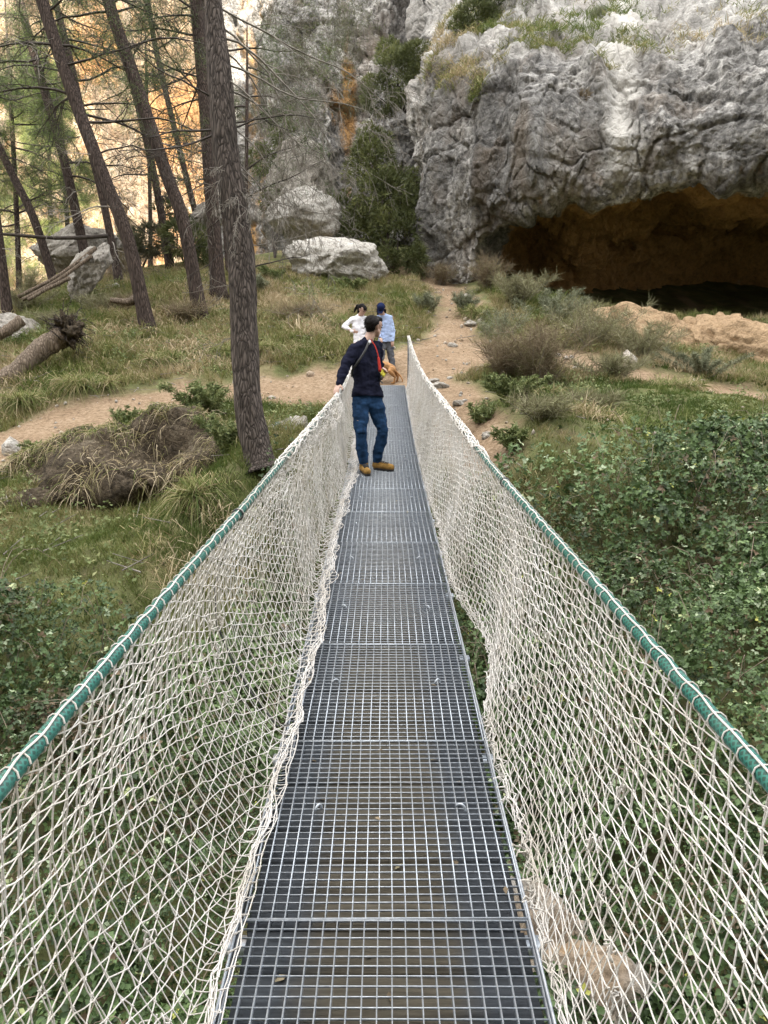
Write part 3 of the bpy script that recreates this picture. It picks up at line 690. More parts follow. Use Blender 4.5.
sh = [ # px,py(base),D,h,spread,mat,label
    (540, 388, 15.2, 1.25, .75, 'dryshrub', 'large brown dry shrub on the bank right of the bridge end', 4200),
    (505, 385, 15.5, .7, .5, 'dryshrub', 'small brown shrub left of the large dry shrub', 2500),
    (590, 350, 18.6, 1.1, 1.2, 'brush', 'grey green brush behind the large dry shrub', 2600),
    (520, 305, 21.5, .75, 1.0, 'brush', 'dry shrub at the left end of the cave mouth', 3200),
    (550, 320, 20.5, .8, 1.0, 'sage', 'grey green shrub at the cave mouth behind the dry shrubs', 3000),
    (640, 372, 18.2, .8, 1.1, 'brush', 'low olive shrub in front of the flat tan ledge', 3000),
    (700, 385, 16.8, .55, .9, 'sage', 'olive shrub at the foot of the peaked tan ledge', 2600),
    (490, 275, 24, 1.0, .6, 'dryshrub', 'bare twiggy shrub against the dark rock foot', 2200),
    (465, 315, 21.5, .6, .4, 'sage', 'round silvery sage bush on the slope beside the trail', 1800),
    (428, 318, 21.2, .55, .4, 'sage', 'silvery sage bush left of the trail', 1600),
    (512, 418, 13.6, .45, .5, 'weed', 'leafy green weed clump at the foot of the brown shrub', 1800),
    (540, 445, 12, .35, .5, 'brush', 'low dry tangle on the grass right of the bridge', 1500),
    (480, 420, 13, .35, .3, 'weed', 'small green weed on the bare soil bank', 900),
    (600, 420, 13.4, .3, .5, 'brush', 'flat olive tangle in the bright grass', 1200),
    (515, 455, 11.4, .35, .35, 'weed', 'green weeds beside the green rope on the right', 900),
    (205, 420, 13.1, .65, .55, 'weed', 'leafy shrub on the edge of the left path beside the big pine', 2600),
    (120, 425, 13.5, .35, .3, 'weed', 'small leafy sprigs on the front edge of the left path', 500),
    (232, 470, 11.2, .55, .5, 'weed', 'green weeds at the foot of the big pine', 2200),
    (500, 345, 18.8, .9, .8, 'sage', 'grey green shrub at the fork of the trail', 1500),
    (610, 390, 16, .5, .9, 'brush', 'low grey brown shrub beside the right hand path', 1800),
    (480, 320, 21, .7, .6, 'grassy', 'straw tussock between the trail and the dry shrubs', 1500),
    (530, 345, 19, .8, .8, 'grassy', 'pale straw tussock behind the large brown shrub', 1800),
    (665, 395, 15.6, .6, .7, 'grassy', 'straw tussock on the far side of the right hand path', 1500),
    (575, 335, 20, .8, .8, 'grassy', 'straw tussock below the cave mouth', 1500),
    (410, 300, 22, .6, .6, 'grassy', 'straw tussock on the slope above the navy cap', 1500),
    (345, 325, 20, .6, .6, 'grassy', 'straw tussock on the slope above the white jacket', 1500),
    (440, 275, 26, .7, .6, 'dryshrub', 'dry brush at the dark foot of the crag', 1300),
    (100, 292, 20, .6, .7, 'brush', 'olive brush right of the slanting grey slab', 1500),
    (28, 296, 21, .6, .8, 'brush', 'olive brush at the lower end of the grey poles', 1500),
    (60, 312, 19, .4, .8, 'brush', 'low brush above the root ball', 1300),
    (120, 268, 24, .8, .7, 'dryshrub', 'dry brush beside the dark rock outcrop', 1300),
    (25, 262, 25, .9, .8, 'brush', 'brush left of the dark rock outcrop', 1300),
    (215, 520, 9.8, .6, .5, 'grassy', 'long grass clump below the big pine beside the net', 1700),
    (40, 452, 12.6, .3, .4, 'weed', 'low green weeds at the left end of the bank', 700),
    (275, 290, 23, .45, .5, 'weed', 'green weeds at the foot of the pale flat boulder', 1200),
    (355, 283, 23.6, .4, .7, 'weed', 'strip of weeds in front of the pale flat boulder', 1700),
    (262, 300, 22, .5, .35, 'sage', 'grey sage bush below the pale flat boulder', 900),
    (300, 318, 20, .3, .8, 'dryshrub', 'reddish dry tangle on the slope behind the white jacket', 1500),
    (130, 300, 20, .4, .5, 'dryshrub', 'brown brush at the foot of the leaning pine', 1100),
    (185, 310, 19.5, .5, .6, 'dryshrub', 'dry brush between the leaning pine and the big pine', 1500),
    (270, 345, 18, .45, .6, 'grassy', 'tall straw tussock on the slope right of the big pine', 1500),
    (170, 360, 17.2, .5, .7, 'grassy', 'green and straw tussock at the back edge of the left path', 2000),
    (95, 385, 15.8, .5, .7, 'grassy', 'arching grass tussock at the bend of the left path', 2000),
    (30, 405, 15.2, .5, .7, 'grassy', 'grass tussock under the fallen trunk', 2000),
    (225, 350, 17.8, .45, .6, 'grassy', 'pale grass tussock directly behind the big pine', 1500),
]
for k, (px, py, D, h, s, mt, lab, n) in enumerate(sh):
    kw = dict(tw_len=.34, tw_w=.008, tint=(.5, .27))
    if mt == 'weed': kw = dict(tw_len=.085, tw_w=.024, tint=(.5, .25), droop=.3); n = int(n*2.6)
    if mt == 'sage': kw = dict(tw_len=.10, tw_w=.015, tint=(.5, .25)); n = int(n*2.4)
    if mt == 'grassy': kw = dict(tw_len=.6, tw_w=.012, tint=(.5, .22), droop=.8)
    if mt == 'brush': kw = dict(tw_len=.26, tw_w=.010, tint=(.5, .28))
    if mt in ('dryshrub', 'brush'): n = int(n*1.5)
    nm = {'brush': 'brush', 'dryshrub': 'dry_shrub', 'sage': 'sage_bush', 'weed': 'weed_clump', 'grassy': 'grass_tussock'}[mt]
    ct = {'brush': 'shrub', 'dryshrub': 'shrub', 'sage': 'shrub', 'weed': 'plant', 'grassy': 'grass clump'}[mt]
    shrub(nm, gp(px, py, D), h*(.35 if mt == 'grassy' else 1), s, 9 if mt == 'grassy' else 26 if mt in ('dryshrub', 'brush') else 14, n, 'grass' if mt == 'grassy' else mt, lab, ct, 400+k, **kw)

def bush(name, spheres, n, label, cat, seed, mat='juniper', size=.22, wid=.03, base=None, trunk=True):
    """dense bush: leaf sprays through the outer shell of lumpy volumes, with limbs inside"""
    r = np.random.default_rng(seed); sph = np.array(spheres, float)
    base = sph[0, :3]*np.array([1, 1, 0])+np.array([0, 0, sph[:, 2].min()-sph[0, 3]]) if base is None else np.asarray(base, float)
    root = empty(name, base, label, cat)
    w = sph[:, 3]**2; i = r.choice(len(sph), n, p=w/w.sum())
    u = rand_unit(n, r); rad = sph[i, 3]*(r.uniform(.35, 1, n)**.5)
    p = sph[i, :3]+u*rad[:, None]*np.array([1, 1, 1.05])
    lump = fbm(p*1.6, 3, seed); k = lump > -.32; p, u, lump = p[k], u[k], lump[k]
    p = p+u*(lump*.28*sph[i[k], 3])[:, None]
    tuft = 5
    b = np.repeat(p, tuft, 0); d = np.repeat(u, tuft, 0)*.8+rand_unit(len(b), r)*.8+np.array([0, 0, .45])
    v, F, mm = blades(b, d, size*r.uniform(.5, 1.3, len(b)), wid*r.uniform(.6, 1.3, len(b)), .25, r)
    t = np.repeat(np.clip(np.repeat(.45+.4*lump, tuft)+r.normal(0, .14, len(b)), 0, 1), mm)
    cr = mesh_np('crown', v, F, M[mat], None, {'tint': t}); mb = MB()
    for s in sph:
        t_ = np.linspace(0, 1, 6)[:, None]; P = base*(1-t_)+s[:3]*t_+r.normal(0, .08, (6, 3))*t_*(1-t_)*4
        mb.tube(P, np.linspace(.07, .02, 6)*s[3], 6, cap=False)
    st = mb.build('stems', M['limb']); adopt(root, cr, st); return root
S = lambda px, py, D, rp: [*at(px, py, D), rp/FPX*D]
bush('juniper_bush', [S(388, 205, 27.5, 32), S(372, 165, 28, 24), S(398, 240, 27, 27), S(365, 230, 28, 26), S(385, 265, 26.8, 24), S(408, 262, 26.5, 18), S(375, 145, 28.3, 17), S(345, 215, 29, 18), S(402, 190, 28, 20)], 9500,
     'tall olive green juniper in the gully left of the crag', 'bush', 501, base=gp(390, 278, 27))
bush('cliff_bush', [S(398, 78, 31, 24), S(415, 62, 30.5, 18), S(380, 98, 32, 18), S(424, 95, 30, 13), S(390, 55, 32, 14)], 4200, 'dark green bush growing on the gully wall above the juniper', 'bush', 502, base=at(405, 112, 32.5))
bush('cliff_bush', [S(478, 18, 27.5, 20), S(500, 5, 28, 18), S(462, 30, 27.5, 12), S(520, -8, 28.5, 16)], 3000, 'green bush on the shoulder of the crag at the top', 'bush', 503, base=at(488, 42, 28.5))
bush('cliff_bush', [S(535, 38, 26.5, 12), S(560, 25, 27, 11), S(600, 20, 27, 9)], 1500, 'pale grey green bush on the crest of the crag', 'bush', 504, 'sage', .2, .025, base=at(555, 48, 27.2))
bush('cliff_bush', [S(520, 60, 25.6, 9), S(582, 100, 23.2, 7), S(512, 45, 26.2, 8)], 900, 'small tufted shrub clinging to the face of the crag', 'bush', 505, 'dryshrub', .25, .02, base=at(545, 62, 25.6))
bush('understory_bush', [S(185, 235, 25, 20), S(170, 215, 26, 16), S(200, 250, 24.5, 13)], 1600, 'dull green undergrowth bush behind the second leaning pine', 'bush', 506, 'juniper', .25, .028, base=gp(186, 262, 25))
bush('understory_bush', [S(150, 240, 27, 18), S(130, 250, 27, 13)], 1300, 'dusty bush on the ridge between the pines', 'bush', 507, 'deadneedles', .25, .028, base=gp(142, 262, 27))
bush('understory_bush', [S(275, 205, 31, 16), S(262, 160, 32, 14), S(285, 130, 32, 16)], 1500, 'thin green bush against the orange gully wall', 'bush', 508, 'juniper', .25, .025, base=gp(275, 262, 30))

# ------------------------------------------------------------------ pines
def twig_spray(p, d, L, r0, r, depth=2, droop=.25, kids=7, out=None):
    """a dead limb that forks into finer and finer twigs; list of tube segments"""
    if out is None: out = []
    n = 7; pts = [np.array(p, float)]; dd = np.array(d, float)/np.linalg.norm(d)
    for k in range(n):
        dd = dd+r.normal(0, .13, 3)+np.array([0, 0, -droop*.16]); dd /= np.linalg.norm(dd)
        pts.append(pts[-1]+dd*L/n)
    rr = np.linspace(r0, r0*.3, n+1)
    for k in range(n): out.append((pts[k], pts[k+1], rr[k], rr[k+1]))
    if depth > 0:
        for q in range(kids):
            t = r.uniform(.2, .98)*n; k = min(int(t), n-1); b = pts[k]+(pts[k+1]-pts[k])*(t-k)
            ax = pts[min(k+1, n)]-pts[k]; ax /= np.linalg.norm(ax)
            s = rand_unit(1, r)[0]; s = s-ax*(s@ax); s /= np.linalg.norm(s)
            twig_spray(b, ax*.75+s*.75+np.array([0, 0, -.15*droop]), L*r.uniform(.25, .55), rr[k]*.5, r, depth-1, droop, max(3, kids-2), out)
    return out
def limb_mesh(name, S_, mat, rmin=.0022):
    a = np.array([s[0] for s in S_]); b = np.array([s[1] for s in S_]); r0 = np.maximum([s[2] for s in S_], rmin); r1 = np.maximum([s[3] for s in S_], rmin)
    V, F = segs(a, b, r0, r1, 4); return mesh_np(name, V, F, M[mat])
def tuft_cloud(P, n_each, L, w, r, mat, name, up=.3, tint=.5, spread=.12):
    P = np.asarray(P); b = np.repeat(P, n_each, 0)+r.normal(0, spread, (len(P)*n_each, 3))
    d = rand_unit(len(b), r)+np.array([0, 0, up])
    v, F, mm = blades(b, d, L*r.uniform(.6, 1.2, len(b)), w*r.uniform(.7, 1.3, len(b)), .15, r, 1)
    tb = np.repeat(np.clip(tint+.35*fbm(P*.9, 2, 3), 0, 1), n_each)
    return mesh_np(name, v, F, M[mat], None, {'tint': np.repeat(np.clip(tb+r.normal(0, .15, len(b)), 0, 1), mm)})
def pine(px_pts, D, w0, w1, label, seed, top=12., ndead=8, crown_from=6.5, nlive=12, mat='bark_far', live_len=2.2, tufts=26, needle=.11, name='pine_tree', nw=.006, tintc=.5, n_each=16, crownr=1.):
    r = np.random.default_rng(seed)
    P = [at(x, y, D) for x, y in px_pts]
    P[0][2] = hz(P[0][0], P[0][1])-.12
    d = P[-1]-P[-2]; d /= np.linalg.norm(d); d = d*.8+np.array([0, 0, .25])
    k = (top-P[-1][2])/max(d[2], .1)
    if k > 0: P += [P[-1]+d*k*.5, P[-1]+d*k+r.normal(0, .1, 3)]
    P = spline(P, 60)
    zz = np.linspace(0, 1, 60); rad = (w0*(1-zz)+w1*zz)*.5; rad = rad*(1+.30*np.exp(-zz*22)+.35*np.exp(-zz*60)); 
    rad[-20:] *= np.linspace(1, .35, 20)
    mb = MB(); mb.tube(P, rad, 20 if mat == 'bark' else 12)
    root = empty(name, P[0], label, 'pine tree', 'pine trees on the left slope')
    V = mb.V[0]
    if mat == 'bark':
        # furrowed plates in the bark itself
        n_ = 20; cen = np.repeat(P, n_, 0); o = V-cen; L_ = np.linalg.norm(o, axis=1, keepdims=True); mb.V[0] = cen+o*(1+.10*vnoise(V*np.array([16, 16, 3.5]), 3)[:, None])
    tr = mb.build('trunk', M[mat], smooth=True); kids = [tr]
    for q in range(ndead):
        z = r.uniform(P[0][2]+1.2, min(crown_from+1.5, top)); i = int(np.argmin(np.abs(P[:, 2]-z)))
        a = r.uniform(0, 2*math.pi); dv = np.array([math.cos(a), math.sin(a), r.uniform(-.25, .3)])
        kids.append(limb_mesh('dead_limb', twig_spray(P[i], dv, r.uniform(.8, 2.2), .02*r.uniform(.6, 1.2), r, 2, .4, 6), 'limb' if r.random() < .6 else 'twig', .004))
    pts = []
    for q in range(nlive):
        z = r.uniform(crown_from, top-.2); i = int(np.argmin(np.abs(P[:, 2]-z))); fr = (z-crown_from)/(top-crown_from)
        a = r.uniform(0, 2*math.pi); dv = np.array([math.cos(a), math.sin(a), r.uniform(-.1, .45)])
        S_ = twig_spray(P[i], dv, live_len*crownr*(1.1-.65*fr)*r.uniform(.7, 1.2), .035, r, 2, .25, 7)
        kids.append(limb_mesh('limb', S_, 'limb', .004))
        e = np.array([s[1] for s in S_ if s[2] < .016]); pts.append(e[r.choice(len(e), min(tufts*3, len(e)), replace=False)])
    if pts: kids.append(tuft_cloud(np.concatenate(pts), n_each, needle, nw, r, 'needles', 'crown', tint=tintc))
    adopt(root, *kids); return root, P
# the big pine beside the bridge
main, MP = pine([(263, 474), (257, 450), (249, 410), (245, 350), (241, 260), (233, 200), (226, 150), (219, 70), (213, 0)], 10.2, .385, .30, 'big rough barked pine standing between the left path and the bridge net', 601, top=11, ndead=0, crown_from=7.2, nlive=8, mat='bark', live_len=2.4)
r = np.random.default_rng(640); kids = []
def dead(i_py, dpx, L, r0, mat='twig', depth=3, droop=.5, kids_n=7, dy=0.):
    i = int(np.argmin(np.abs(MP[:, 2]-at(235, i_py, 10.2)[2])))
    dv = np.array([dpx[0], dy, -dpx[1]], float)
    kids.append(limb_mesh('dead_limb', twig_spray(MP[i], dv, L, r0, r, depth, droop, kids_n), mat, .0028))
dead(60, (1, .10), 2.1, .016, dy=.35); dead(30, (1, .0), 2.3, .018, dy=.1); dead(85, (1, .35), 1.9, .014, dy=.2); dead(130, (1, -.25), 1.5, .014, 'limb', 2, .2, 5, .2)
dead(150, (.9, .55), 1.7, .012, dy=.3); dead(20, (.9, .5), 2.2, .016, dy=-.2); dead(48, (1, .55), 2.0, .014, dy=.5); dead(10, (1, .3), 2.6, .016, dy=.5)
dead(160, (.3, .9), .9, .010, dy=-.5); dead(175, (.55, .8), .8, .009, dy=-.3); dead(165, (-.3, .9), .8, .008, dy=-.5); dead(150, (.6, .7), 1.1, .01, dy=-.2); dead(158, (.1, 1), .9, .009, dy=-.6)
dead(130, (-1, .30), 1.5, .016, 'limb', 2, .5, 5, .1); dead(125, (-1, -.15), 1.4, .018, 'limb', 2, .1, 5, .2); dead(95, (-1, -.5), 1.3, .016, 'limb', 2, .1, 5); dead(210, (-1, .15), 1.0, .010, 'limb', 2, .4, 4, .2)
dead(240, (-.8, .2), .9, .008, 'limb', 2, .5, 4); dead(290, (-1, -.05), .8, .007, 'twig', 2, .5, 4, -.2); dead(262, (1, -.2), 1.0, .012, 'limb', 1, -.1, 3, .1); dead(330, (-.7, .3), .6, .005, 'twig', 2, .4, 4, -.3)
dead(190, (1, .2), 1.7, .010, 'twig', 2, .2, 5, .4); dead(240, (1, -.02), 1.6, .008, 'twig', 1, 0, 4, .4); dead(70, (.5, .6), 1.3, .012, dy=-.4); dead(110, (.8, .7), 1.4, .012, dy=.1)
adopt(main, *kids)
# thin foliage hanging from it on the right
def veil(pts, n, label_parent, tint=.4, mat='deadneedles', L=.12, w=.006, name='dry_needles'):
    r_ = np.random.default_rng(int(n)); pts = np.array([S(*q) for q in pts]); i = r_.choice(len(pts), n, p=pts[:, 3]**2/(pts[:, 3]**2).sum())
    p = pts[i, :3]+rand_unit(n, r_)*(pts[i, 3]*r_.uniform(0, 1, n)**.45)[:, None]
    p = p[fbm(p*2.2, 3, 9) > -.05]
    k = tuft_cloud(p, 12, L, w, r_, mat, name, up=-.25, tint=tint, spread=.07); adopt(label_parent, k)
veil([(300, 30, 11.2, 45), (330, 60, 11.6, 38), (285, 75, 11.4, 30), (345, 20, 11.8, 45), (310, 100, 11.8, 32), (265, 20, 10.8, 30), (355, 95, 12.2, 22)], 800, main)
veil([(300, 10, 12.5, 55), (340, 40, 12.8, 40), (310, 110, 12.5, 25), (270, 45, 12, 30)], 800, main, .5, 'needles', .10, .006, 'crown')
PINES = [([(146, 290), (128, 240), (105, 180), (75, 100), (42, 0)], 18.5, .33, .28, 'thick leaning pine with a dark straight trunk left of the big pine', 14, 9, 6.2, 12),
         ([(199, 272), (184, 225), (165, 170), (135, 80), (108, 0)], 19.5, .34, .29, 'leaning pine rising just left behind the big pine', 14, 8, 7, 10),
         ([(217, 258), (211, 190), (205, 100), (196, 0)], 21, .38, .34, 'pine partly hidden directly behind the big pine', 14, 6, 7.5, 9),
         ([(230, 262), (222, 190), (210, 100), (203, 0)], 23.5, .22, .19, 'slim pine squeezed behind the big pine trunk', 13, 4, 8, 7),
         ([(88, 246), (70, 185), (56, 130), (40, 75), (22, 10)], 24, .29, .23, 'pale slender pine on the ridge left of the thick leaning pine', 13, 7, 6, 10),
         ([(56, 268), (35, 222), (15, 180), (-12, 125), (-50, 50)], 23.5, .26, .2, 'strongly leaning bare pine at the left edge', 11, 4, 8, 6),
         ([(118, 258), (103, 200), (88, 140), (70, 60), (50, -20)], 23, .22, .18, 'thin pine parallel behind the thick leaning pine', 13, 6, 7, 8),
         ([(170, 252), (155, 180), (138, 105), (120, 40), (108, -20)], 25, .24, .2, 'thin pine between the two leaning pines', 14, 7, 7.5, 8),
         ([(208, 250), (187, 180), (170, 110), (154, 40), (145, -20)], 28, .22, .18, 'far slim pine in front of the sunny cliff', 15, 7, 8.5, 7),
         ([(6, 300), (0, 250), (-8, 190), (-20, 90)], 20, .26, .2, 'pine at the left border with its trunk cut by the frame', 12, 5, 7, 9)]
for k, (pp, D, w0, w1, lab, top, nd, cf, nl) in enumerate(PINES):
    pine(pp, D, w0, w1, lab, 700+k, top, nd, cf, nl+3, live_len=2.8, tufts=24, n_each=13, nw=.010, needle=.14)
# bushy young pines whose lower crowns fill the upper left
YP = [([(20, 300), (16, 200), (10, 90), (5, 0)], 27, .2, 12, 'bushy green pine crown filling the top left corner', 4.2, .66),
      ([(70, 280), (66, 200), (60, 100), (55, 20)], 30, .2, 13, 'bushy green pine behind the pale slender pine', 5.5, .58),
      ([(150, 265), (150, 200), (147, 100), (145, 20)], 31, .18, 13, 'olive pine crown behind the second leaning pine', 6.5, .5),
      ([(245, 262), (246, 200), (247, 100), (247, 20)], 27, .16, 11, 'thin dusty pine right behind the big trunk', 5.5, .4),
      ([(-40, 290), (-40, 200), (-42, 100), (-42, 20)], 42, .3, 16, 'sunlit far pine at the left border', 5, .85),
      ([(50, 290), (50, 200), (48, 100), (46, 20)], 46, .3, 17, 'sunlit far pine low behind the ridge', 5, .85)]
for k, (pp, D, w, top, lab, cf, tn) in enumerate(YP):
    pine(pp, D, w, w*.6, lab, 760+k, top, 3, cf, (26, 18, 9, 10, 44, 44)[k], live_len=2.6, tufts=(48, 34, 26, 24, 70, 70)[k], n_each=13, nw=.013, needle=.19, tintc=tn)

# fallen wood
def log(pts, r0, r1, mat, name, label, cat='fallen log', n=10, group=None, parts=None):
    P = spline([at(*p) for p in pts], 24); mb = MB()
    rad = np.linspace(r0, r1, 24)*(1+.06*np.sin(np.arange(24)*1.7))
    mb.tube(P, rad, 14); n_ = 14
    cen = np.repeat(P, n_, 0); V = mb.V[0]; mb.V[0] = cen+(V-cen)*(1+.12*vnoise(V*np.array([9, 9, 9]), 5)[:, None])
    root = empty(name, P[0], label, cat, group)
    t = mb.build('trunk', M[mat], smooth=True); adopt(root, t); return root, P
root, LP = log([(62, 336, 16.4), (40, 350, 16.2), (10, 376, 15.8), (-40, 408, 15.3)], .24, .16, 'deadwood', 'fallen_log', 'uprooted grey trunk with a ragged root ball above the left path')
rr = np.random.default_rng(88); RB = at(66, 330, 16.4)
ks = []
S_ = []
for k in range(90):
    d = rand_unit(1, rr)[0]+np.array([.45, -.2, .3]); S_ += twig_spray(RB+rr.normal(0, .1, 3), d, rr.uniform(.15, .48), .026*rr.uniform(.4, 1), rr, 1, .4, 5)
ks.append(limb_mesh('roots', S_, 'bark', .005))
bm = bmesh.new(); bmesh.ops.create_icosphere(bm, subdivisions=5, radius=.36)
V_ = np.array([v.co[:] for v in bm.verts]); F_ = np.array([[v.index for v in f.verts] for f in bm.faces]); bm.free()
V_ = V_*(.8+.45*fbm(V_*4, 4, 3)+.35*(ridged(V_*9, 3, 5)-1))[:, None]*np.array([.9, .9, 1.15])+RB
ks.append(mesh_np('root_ball', V_, F_, M['bank'], None, {'ochre': np.zeros(len(V_))}, True)); adopt(root, *ks)
log([(22, 320, 17.6), (0, 334, 17.4), (-40, 344, 17.2)], .13, .12, 'deadwood', 'fallen_log', 'short grey log lying behind the uprooted trunk')
log([(96, 248, 21.3), (60, 275, 20.8), (18, 297, 20.4)], .055, .05, 'deadwood', 'fallen_pole', 'upper grey pole leaning on the slanting slab', 'dead branch', group='grey poles leaning on the slab')
log([(92, 256, 21), (55, 282, 20.5), (22, 300, 20.2)], .05, .05, 'deadwood', 'fallen_pole', 'middle grey pole leaning on the slanting slab', 'dead branch', group='grey poles leaning on the slab')
log([(70, 278, 20.6), (45, 290, 20.3), (28, 300, 20.1)], .055, .04, 'deadwood', 'fallen_pole', 'short pale pole lying lowest below the slab', 'dead branch', group='grey poles leaning on the slab')
log([(108, 236, 22), (60, 238, 21.6), (0, 234, 21.2), (-40, 232, 21)], .06, .03, 'limb', 'fallen_pole', 'long dark branch stretching level across the left edge', 'dead branch')
log([(140, 296, 18.9), (128, 302, 18.7), (110, 300, 18.6)], .12, .06, 'deadwood', 'tree_stump', 'broken brown stump at the foot of the thick leaning pine', 'tree stump')

# ------------------------------------------------------------------ the footbridge
def dz(y): return .0068*np.maximum(0, np.asarray(y, float)-8)**2
def rope_x(side, y):
    if side < 0: return -np.interp(y, [-2, .5, 1.2, 3.1, 8.5, 11, 15.6], [.68, .66, .65, .585, .51, .50, .47])
    return np.interp(y, [-2, .5, 1.2, 4.3, 9, 12, 15.6], [.67, .66, .655, .59, .555, .525, .485])
def rope_z(side, y):
    y = np.asarray(y, float)
    return dz(y)+.945+.012*np.sin(y*.9+side)+(.05*sstep(14.2, 15.6, y) if side > 0 else -.05*np.exp(-((y-9.5)/2.2)**2))
Y0, Y1, HW = -2.0, 15.6, .42
def steel_mat():
    m, nt, b = new_mat('galvanised_steel')
    v = noise(nt, coords(nt), 35, 6, .7)
    c = ramp(nt, v, [(.3, (.28, .305, .34)), (.55, (.42, .45, .485)), (.75, (.58, .60, .63))])
    nt.links.new(c, b.inputs['Base Color']); b.inputs['Metallic'].default_value = .75
    nt.links.new(ramp(nt, v, [(.3, (.55,)*3), (.7, (.38,)*3)]), b.inputs['Roughness']); return m
M['steel'] = steel_mat()
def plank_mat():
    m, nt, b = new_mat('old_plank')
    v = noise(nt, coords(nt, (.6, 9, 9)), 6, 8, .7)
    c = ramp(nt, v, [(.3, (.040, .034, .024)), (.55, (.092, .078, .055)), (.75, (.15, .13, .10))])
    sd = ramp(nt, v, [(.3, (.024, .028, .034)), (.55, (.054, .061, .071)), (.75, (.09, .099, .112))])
    sx = nt.nodes.new('ShaderNodeSeparateXYZ'); nt.links.new(coords(nt), sx.inputs[0])      # brown in the middle, darker blue-grey towards the sides
    mid_dist = math_(nt, 'ADD', math_(nt, 'ABSOLUTE', sx.outputs[0]), math_(nt, 'MULTIPLY', math_(nt, 'SUBTRACT', noise(nt, coords(nt), 4, 5), .5), .16))
    c = mixc(nt, ramp(nt, mid_dist, [(.17, (0, 0, 0)), (.27, (1, 1, 1))]), c, sd)
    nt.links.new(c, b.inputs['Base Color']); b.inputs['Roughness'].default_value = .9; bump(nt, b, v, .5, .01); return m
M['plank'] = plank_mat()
def rope_mat():
    m, nt, b = new_mat('green_braided_hose')
    s, a = attr(nt, 'along'), attr(nt, 'around')
    def lines(sg):
        f = math_(nt, 'FRACT', math_(nt, 'ADD', math_(nt, 'MULTIPLY', s, 62.), math_(nt, 'MULTIPLY', a, 6.*sg)))
        return math_(nt, 'LESS_THAN', math_(nt, 'ABSOLUTE', math_(nt, 'SUBTRACT', f, .5)), .17)
    f = math_(nt, 'MAXIMUM', lines(1), lines(-1))
    w = noise(nt, coords(nt), 7, 5, .7)
    c = mixc(nt, f, (.003, .045, .034), (.014, .135, .105))
    c = mixc(nt, ramp(nt, w, [(.5, (0, 0, 0)), (.75, (.3, .3, .3))]), c, (.12, .2, .17))
    nt.links.new(c, b.inputs['Base Color']); b.inputs['Roughness'].default_value = .45; bump(nt, b, f, .3, .003); return m
M['hose'] = rope_mat()
def cord_mat():
    m, nt, b = new_mat('white_net_cord')
    v = noise(nt, coords(nt), 3.5, 4, .6); v2 = noise(nt, coords(nt), 120, 3, .6)
    c = ramp(nt, v, [(.3, (.50, .46, .40)), (.5, (.62, .59, .555)), (.7, (.72, .70, .68))])
    c = mixc(nt, math_(nt, 'MULTIPLY', v2, .3), c, (.42, .375, .32))
    nt.links.new(c, b.inputs['Base Color']); b.inputs['Roughness'].default_value = .85; b.inputs['Specular IOR Level'].default_value = .15; return m
M['cord'] = cord_mat()
M['cable'] = plain('steel_cable', (.09, .09, .09), .5, .6, .3, 60)

bridge = empty('footbridge', (0, 0, 0), 'narrow suspension footbridge with steel grating deck, white rope nets and green hand ropes', 'footbridge')
# one grating panel with its hook bolts
mb = MB(); bars = np.linspace(-HW, HW, 22)
for x in bars: mb.box((x, 0, -.015), (.0016, .496, .015))
for y in np.linspace(-.496, .496, 31)[1:-1]: mb.box((0, y, -.0050), (HW-.0022, .0012, .0028))
for y in (-.4955, .4955): mb.box((0, y, -.0055), (HW+.002, .0016, .0045))
panel0 = mb.build('grating_panel', M['steel'], bridge)
def hook(x):
    mb = MB(); t = np.linspace(-.4, math.pi*.93, 12)
    mb.tube(np.stack([.017*np.cos(t), np.zeros(12), .020*np.sin(t)+.004], -1), .0048, 6)
    o = mb.build('hook_bolt', M['steel'], None, smooth=True); o.location = (x, .02, 0); o.rotation_euler.z = random.uniform(-.5, .5); return o
hooks0 = [hook(-.25), hook(.262)]
for h in hooks0: h.parent = panel0
ys = np.arange(-1.58, 15.5, 1.0)
for i, y in enumerate(ys):
    if i == 0: p = panel0
    else:
        p = panel0.copy(); C.objects.link(p); p.parent = bridge
        for h in hooks0:
            c = h.copy(); C.objects.link(c); c.parent = p; c.rotation_euler.z = random.uniform(-1., 1.); c.location.x += random.uniform(-.012, .012)
    p.location = (random.uniform(-.004, .004)+.004, y, float(dz(y))+random.uniform(-.002, .002))
    p.rotation_euler = (math.atan(.0136*max(0, y-8)), R(random.uniform(-.35, .5)), R(random.uniform(-.25, .25)-.12))
# planks under the grating
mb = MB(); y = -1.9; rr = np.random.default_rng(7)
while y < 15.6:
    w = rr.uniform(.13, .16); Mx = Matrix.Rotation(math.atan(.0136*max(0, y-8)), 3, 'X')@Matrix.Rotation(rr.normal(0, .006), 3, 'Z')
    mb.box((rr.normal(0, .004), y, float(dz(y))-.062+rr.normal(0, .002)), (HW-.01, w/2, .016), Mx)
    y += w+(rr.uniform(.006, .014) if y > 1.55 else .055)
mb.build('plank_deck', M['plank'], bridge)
def deck_leaves():
    r = np.random.default_rng(77); n = 90; y = r.uniform(.5, 15, n); x = r.uniform(-.39, .39, n)
    c = np.stack([x, y, dz(y)-r.choice([.040, -.004], n, p=[.75, .25])], -1); nr = rand_unit(n, r)*.25+np.array([0, 0, 1]); nr /= np.linalg.norm(nr, axis=1, keepdims=True)
    L = r.uniform(.02, .045, n); v, f = leaflets(c, nr, rand_unit(n, r), L, L*.5, .2)
    tag(mesh_np('fallen_leaves', v, f, M['dryshrub'], None, {'tint': np.repeat(r.uniform(0, .9, n), 4)}), 'dry leaves and needles caught in the grating deck', 'leaves', None, 'stuff')
deck_leaves()
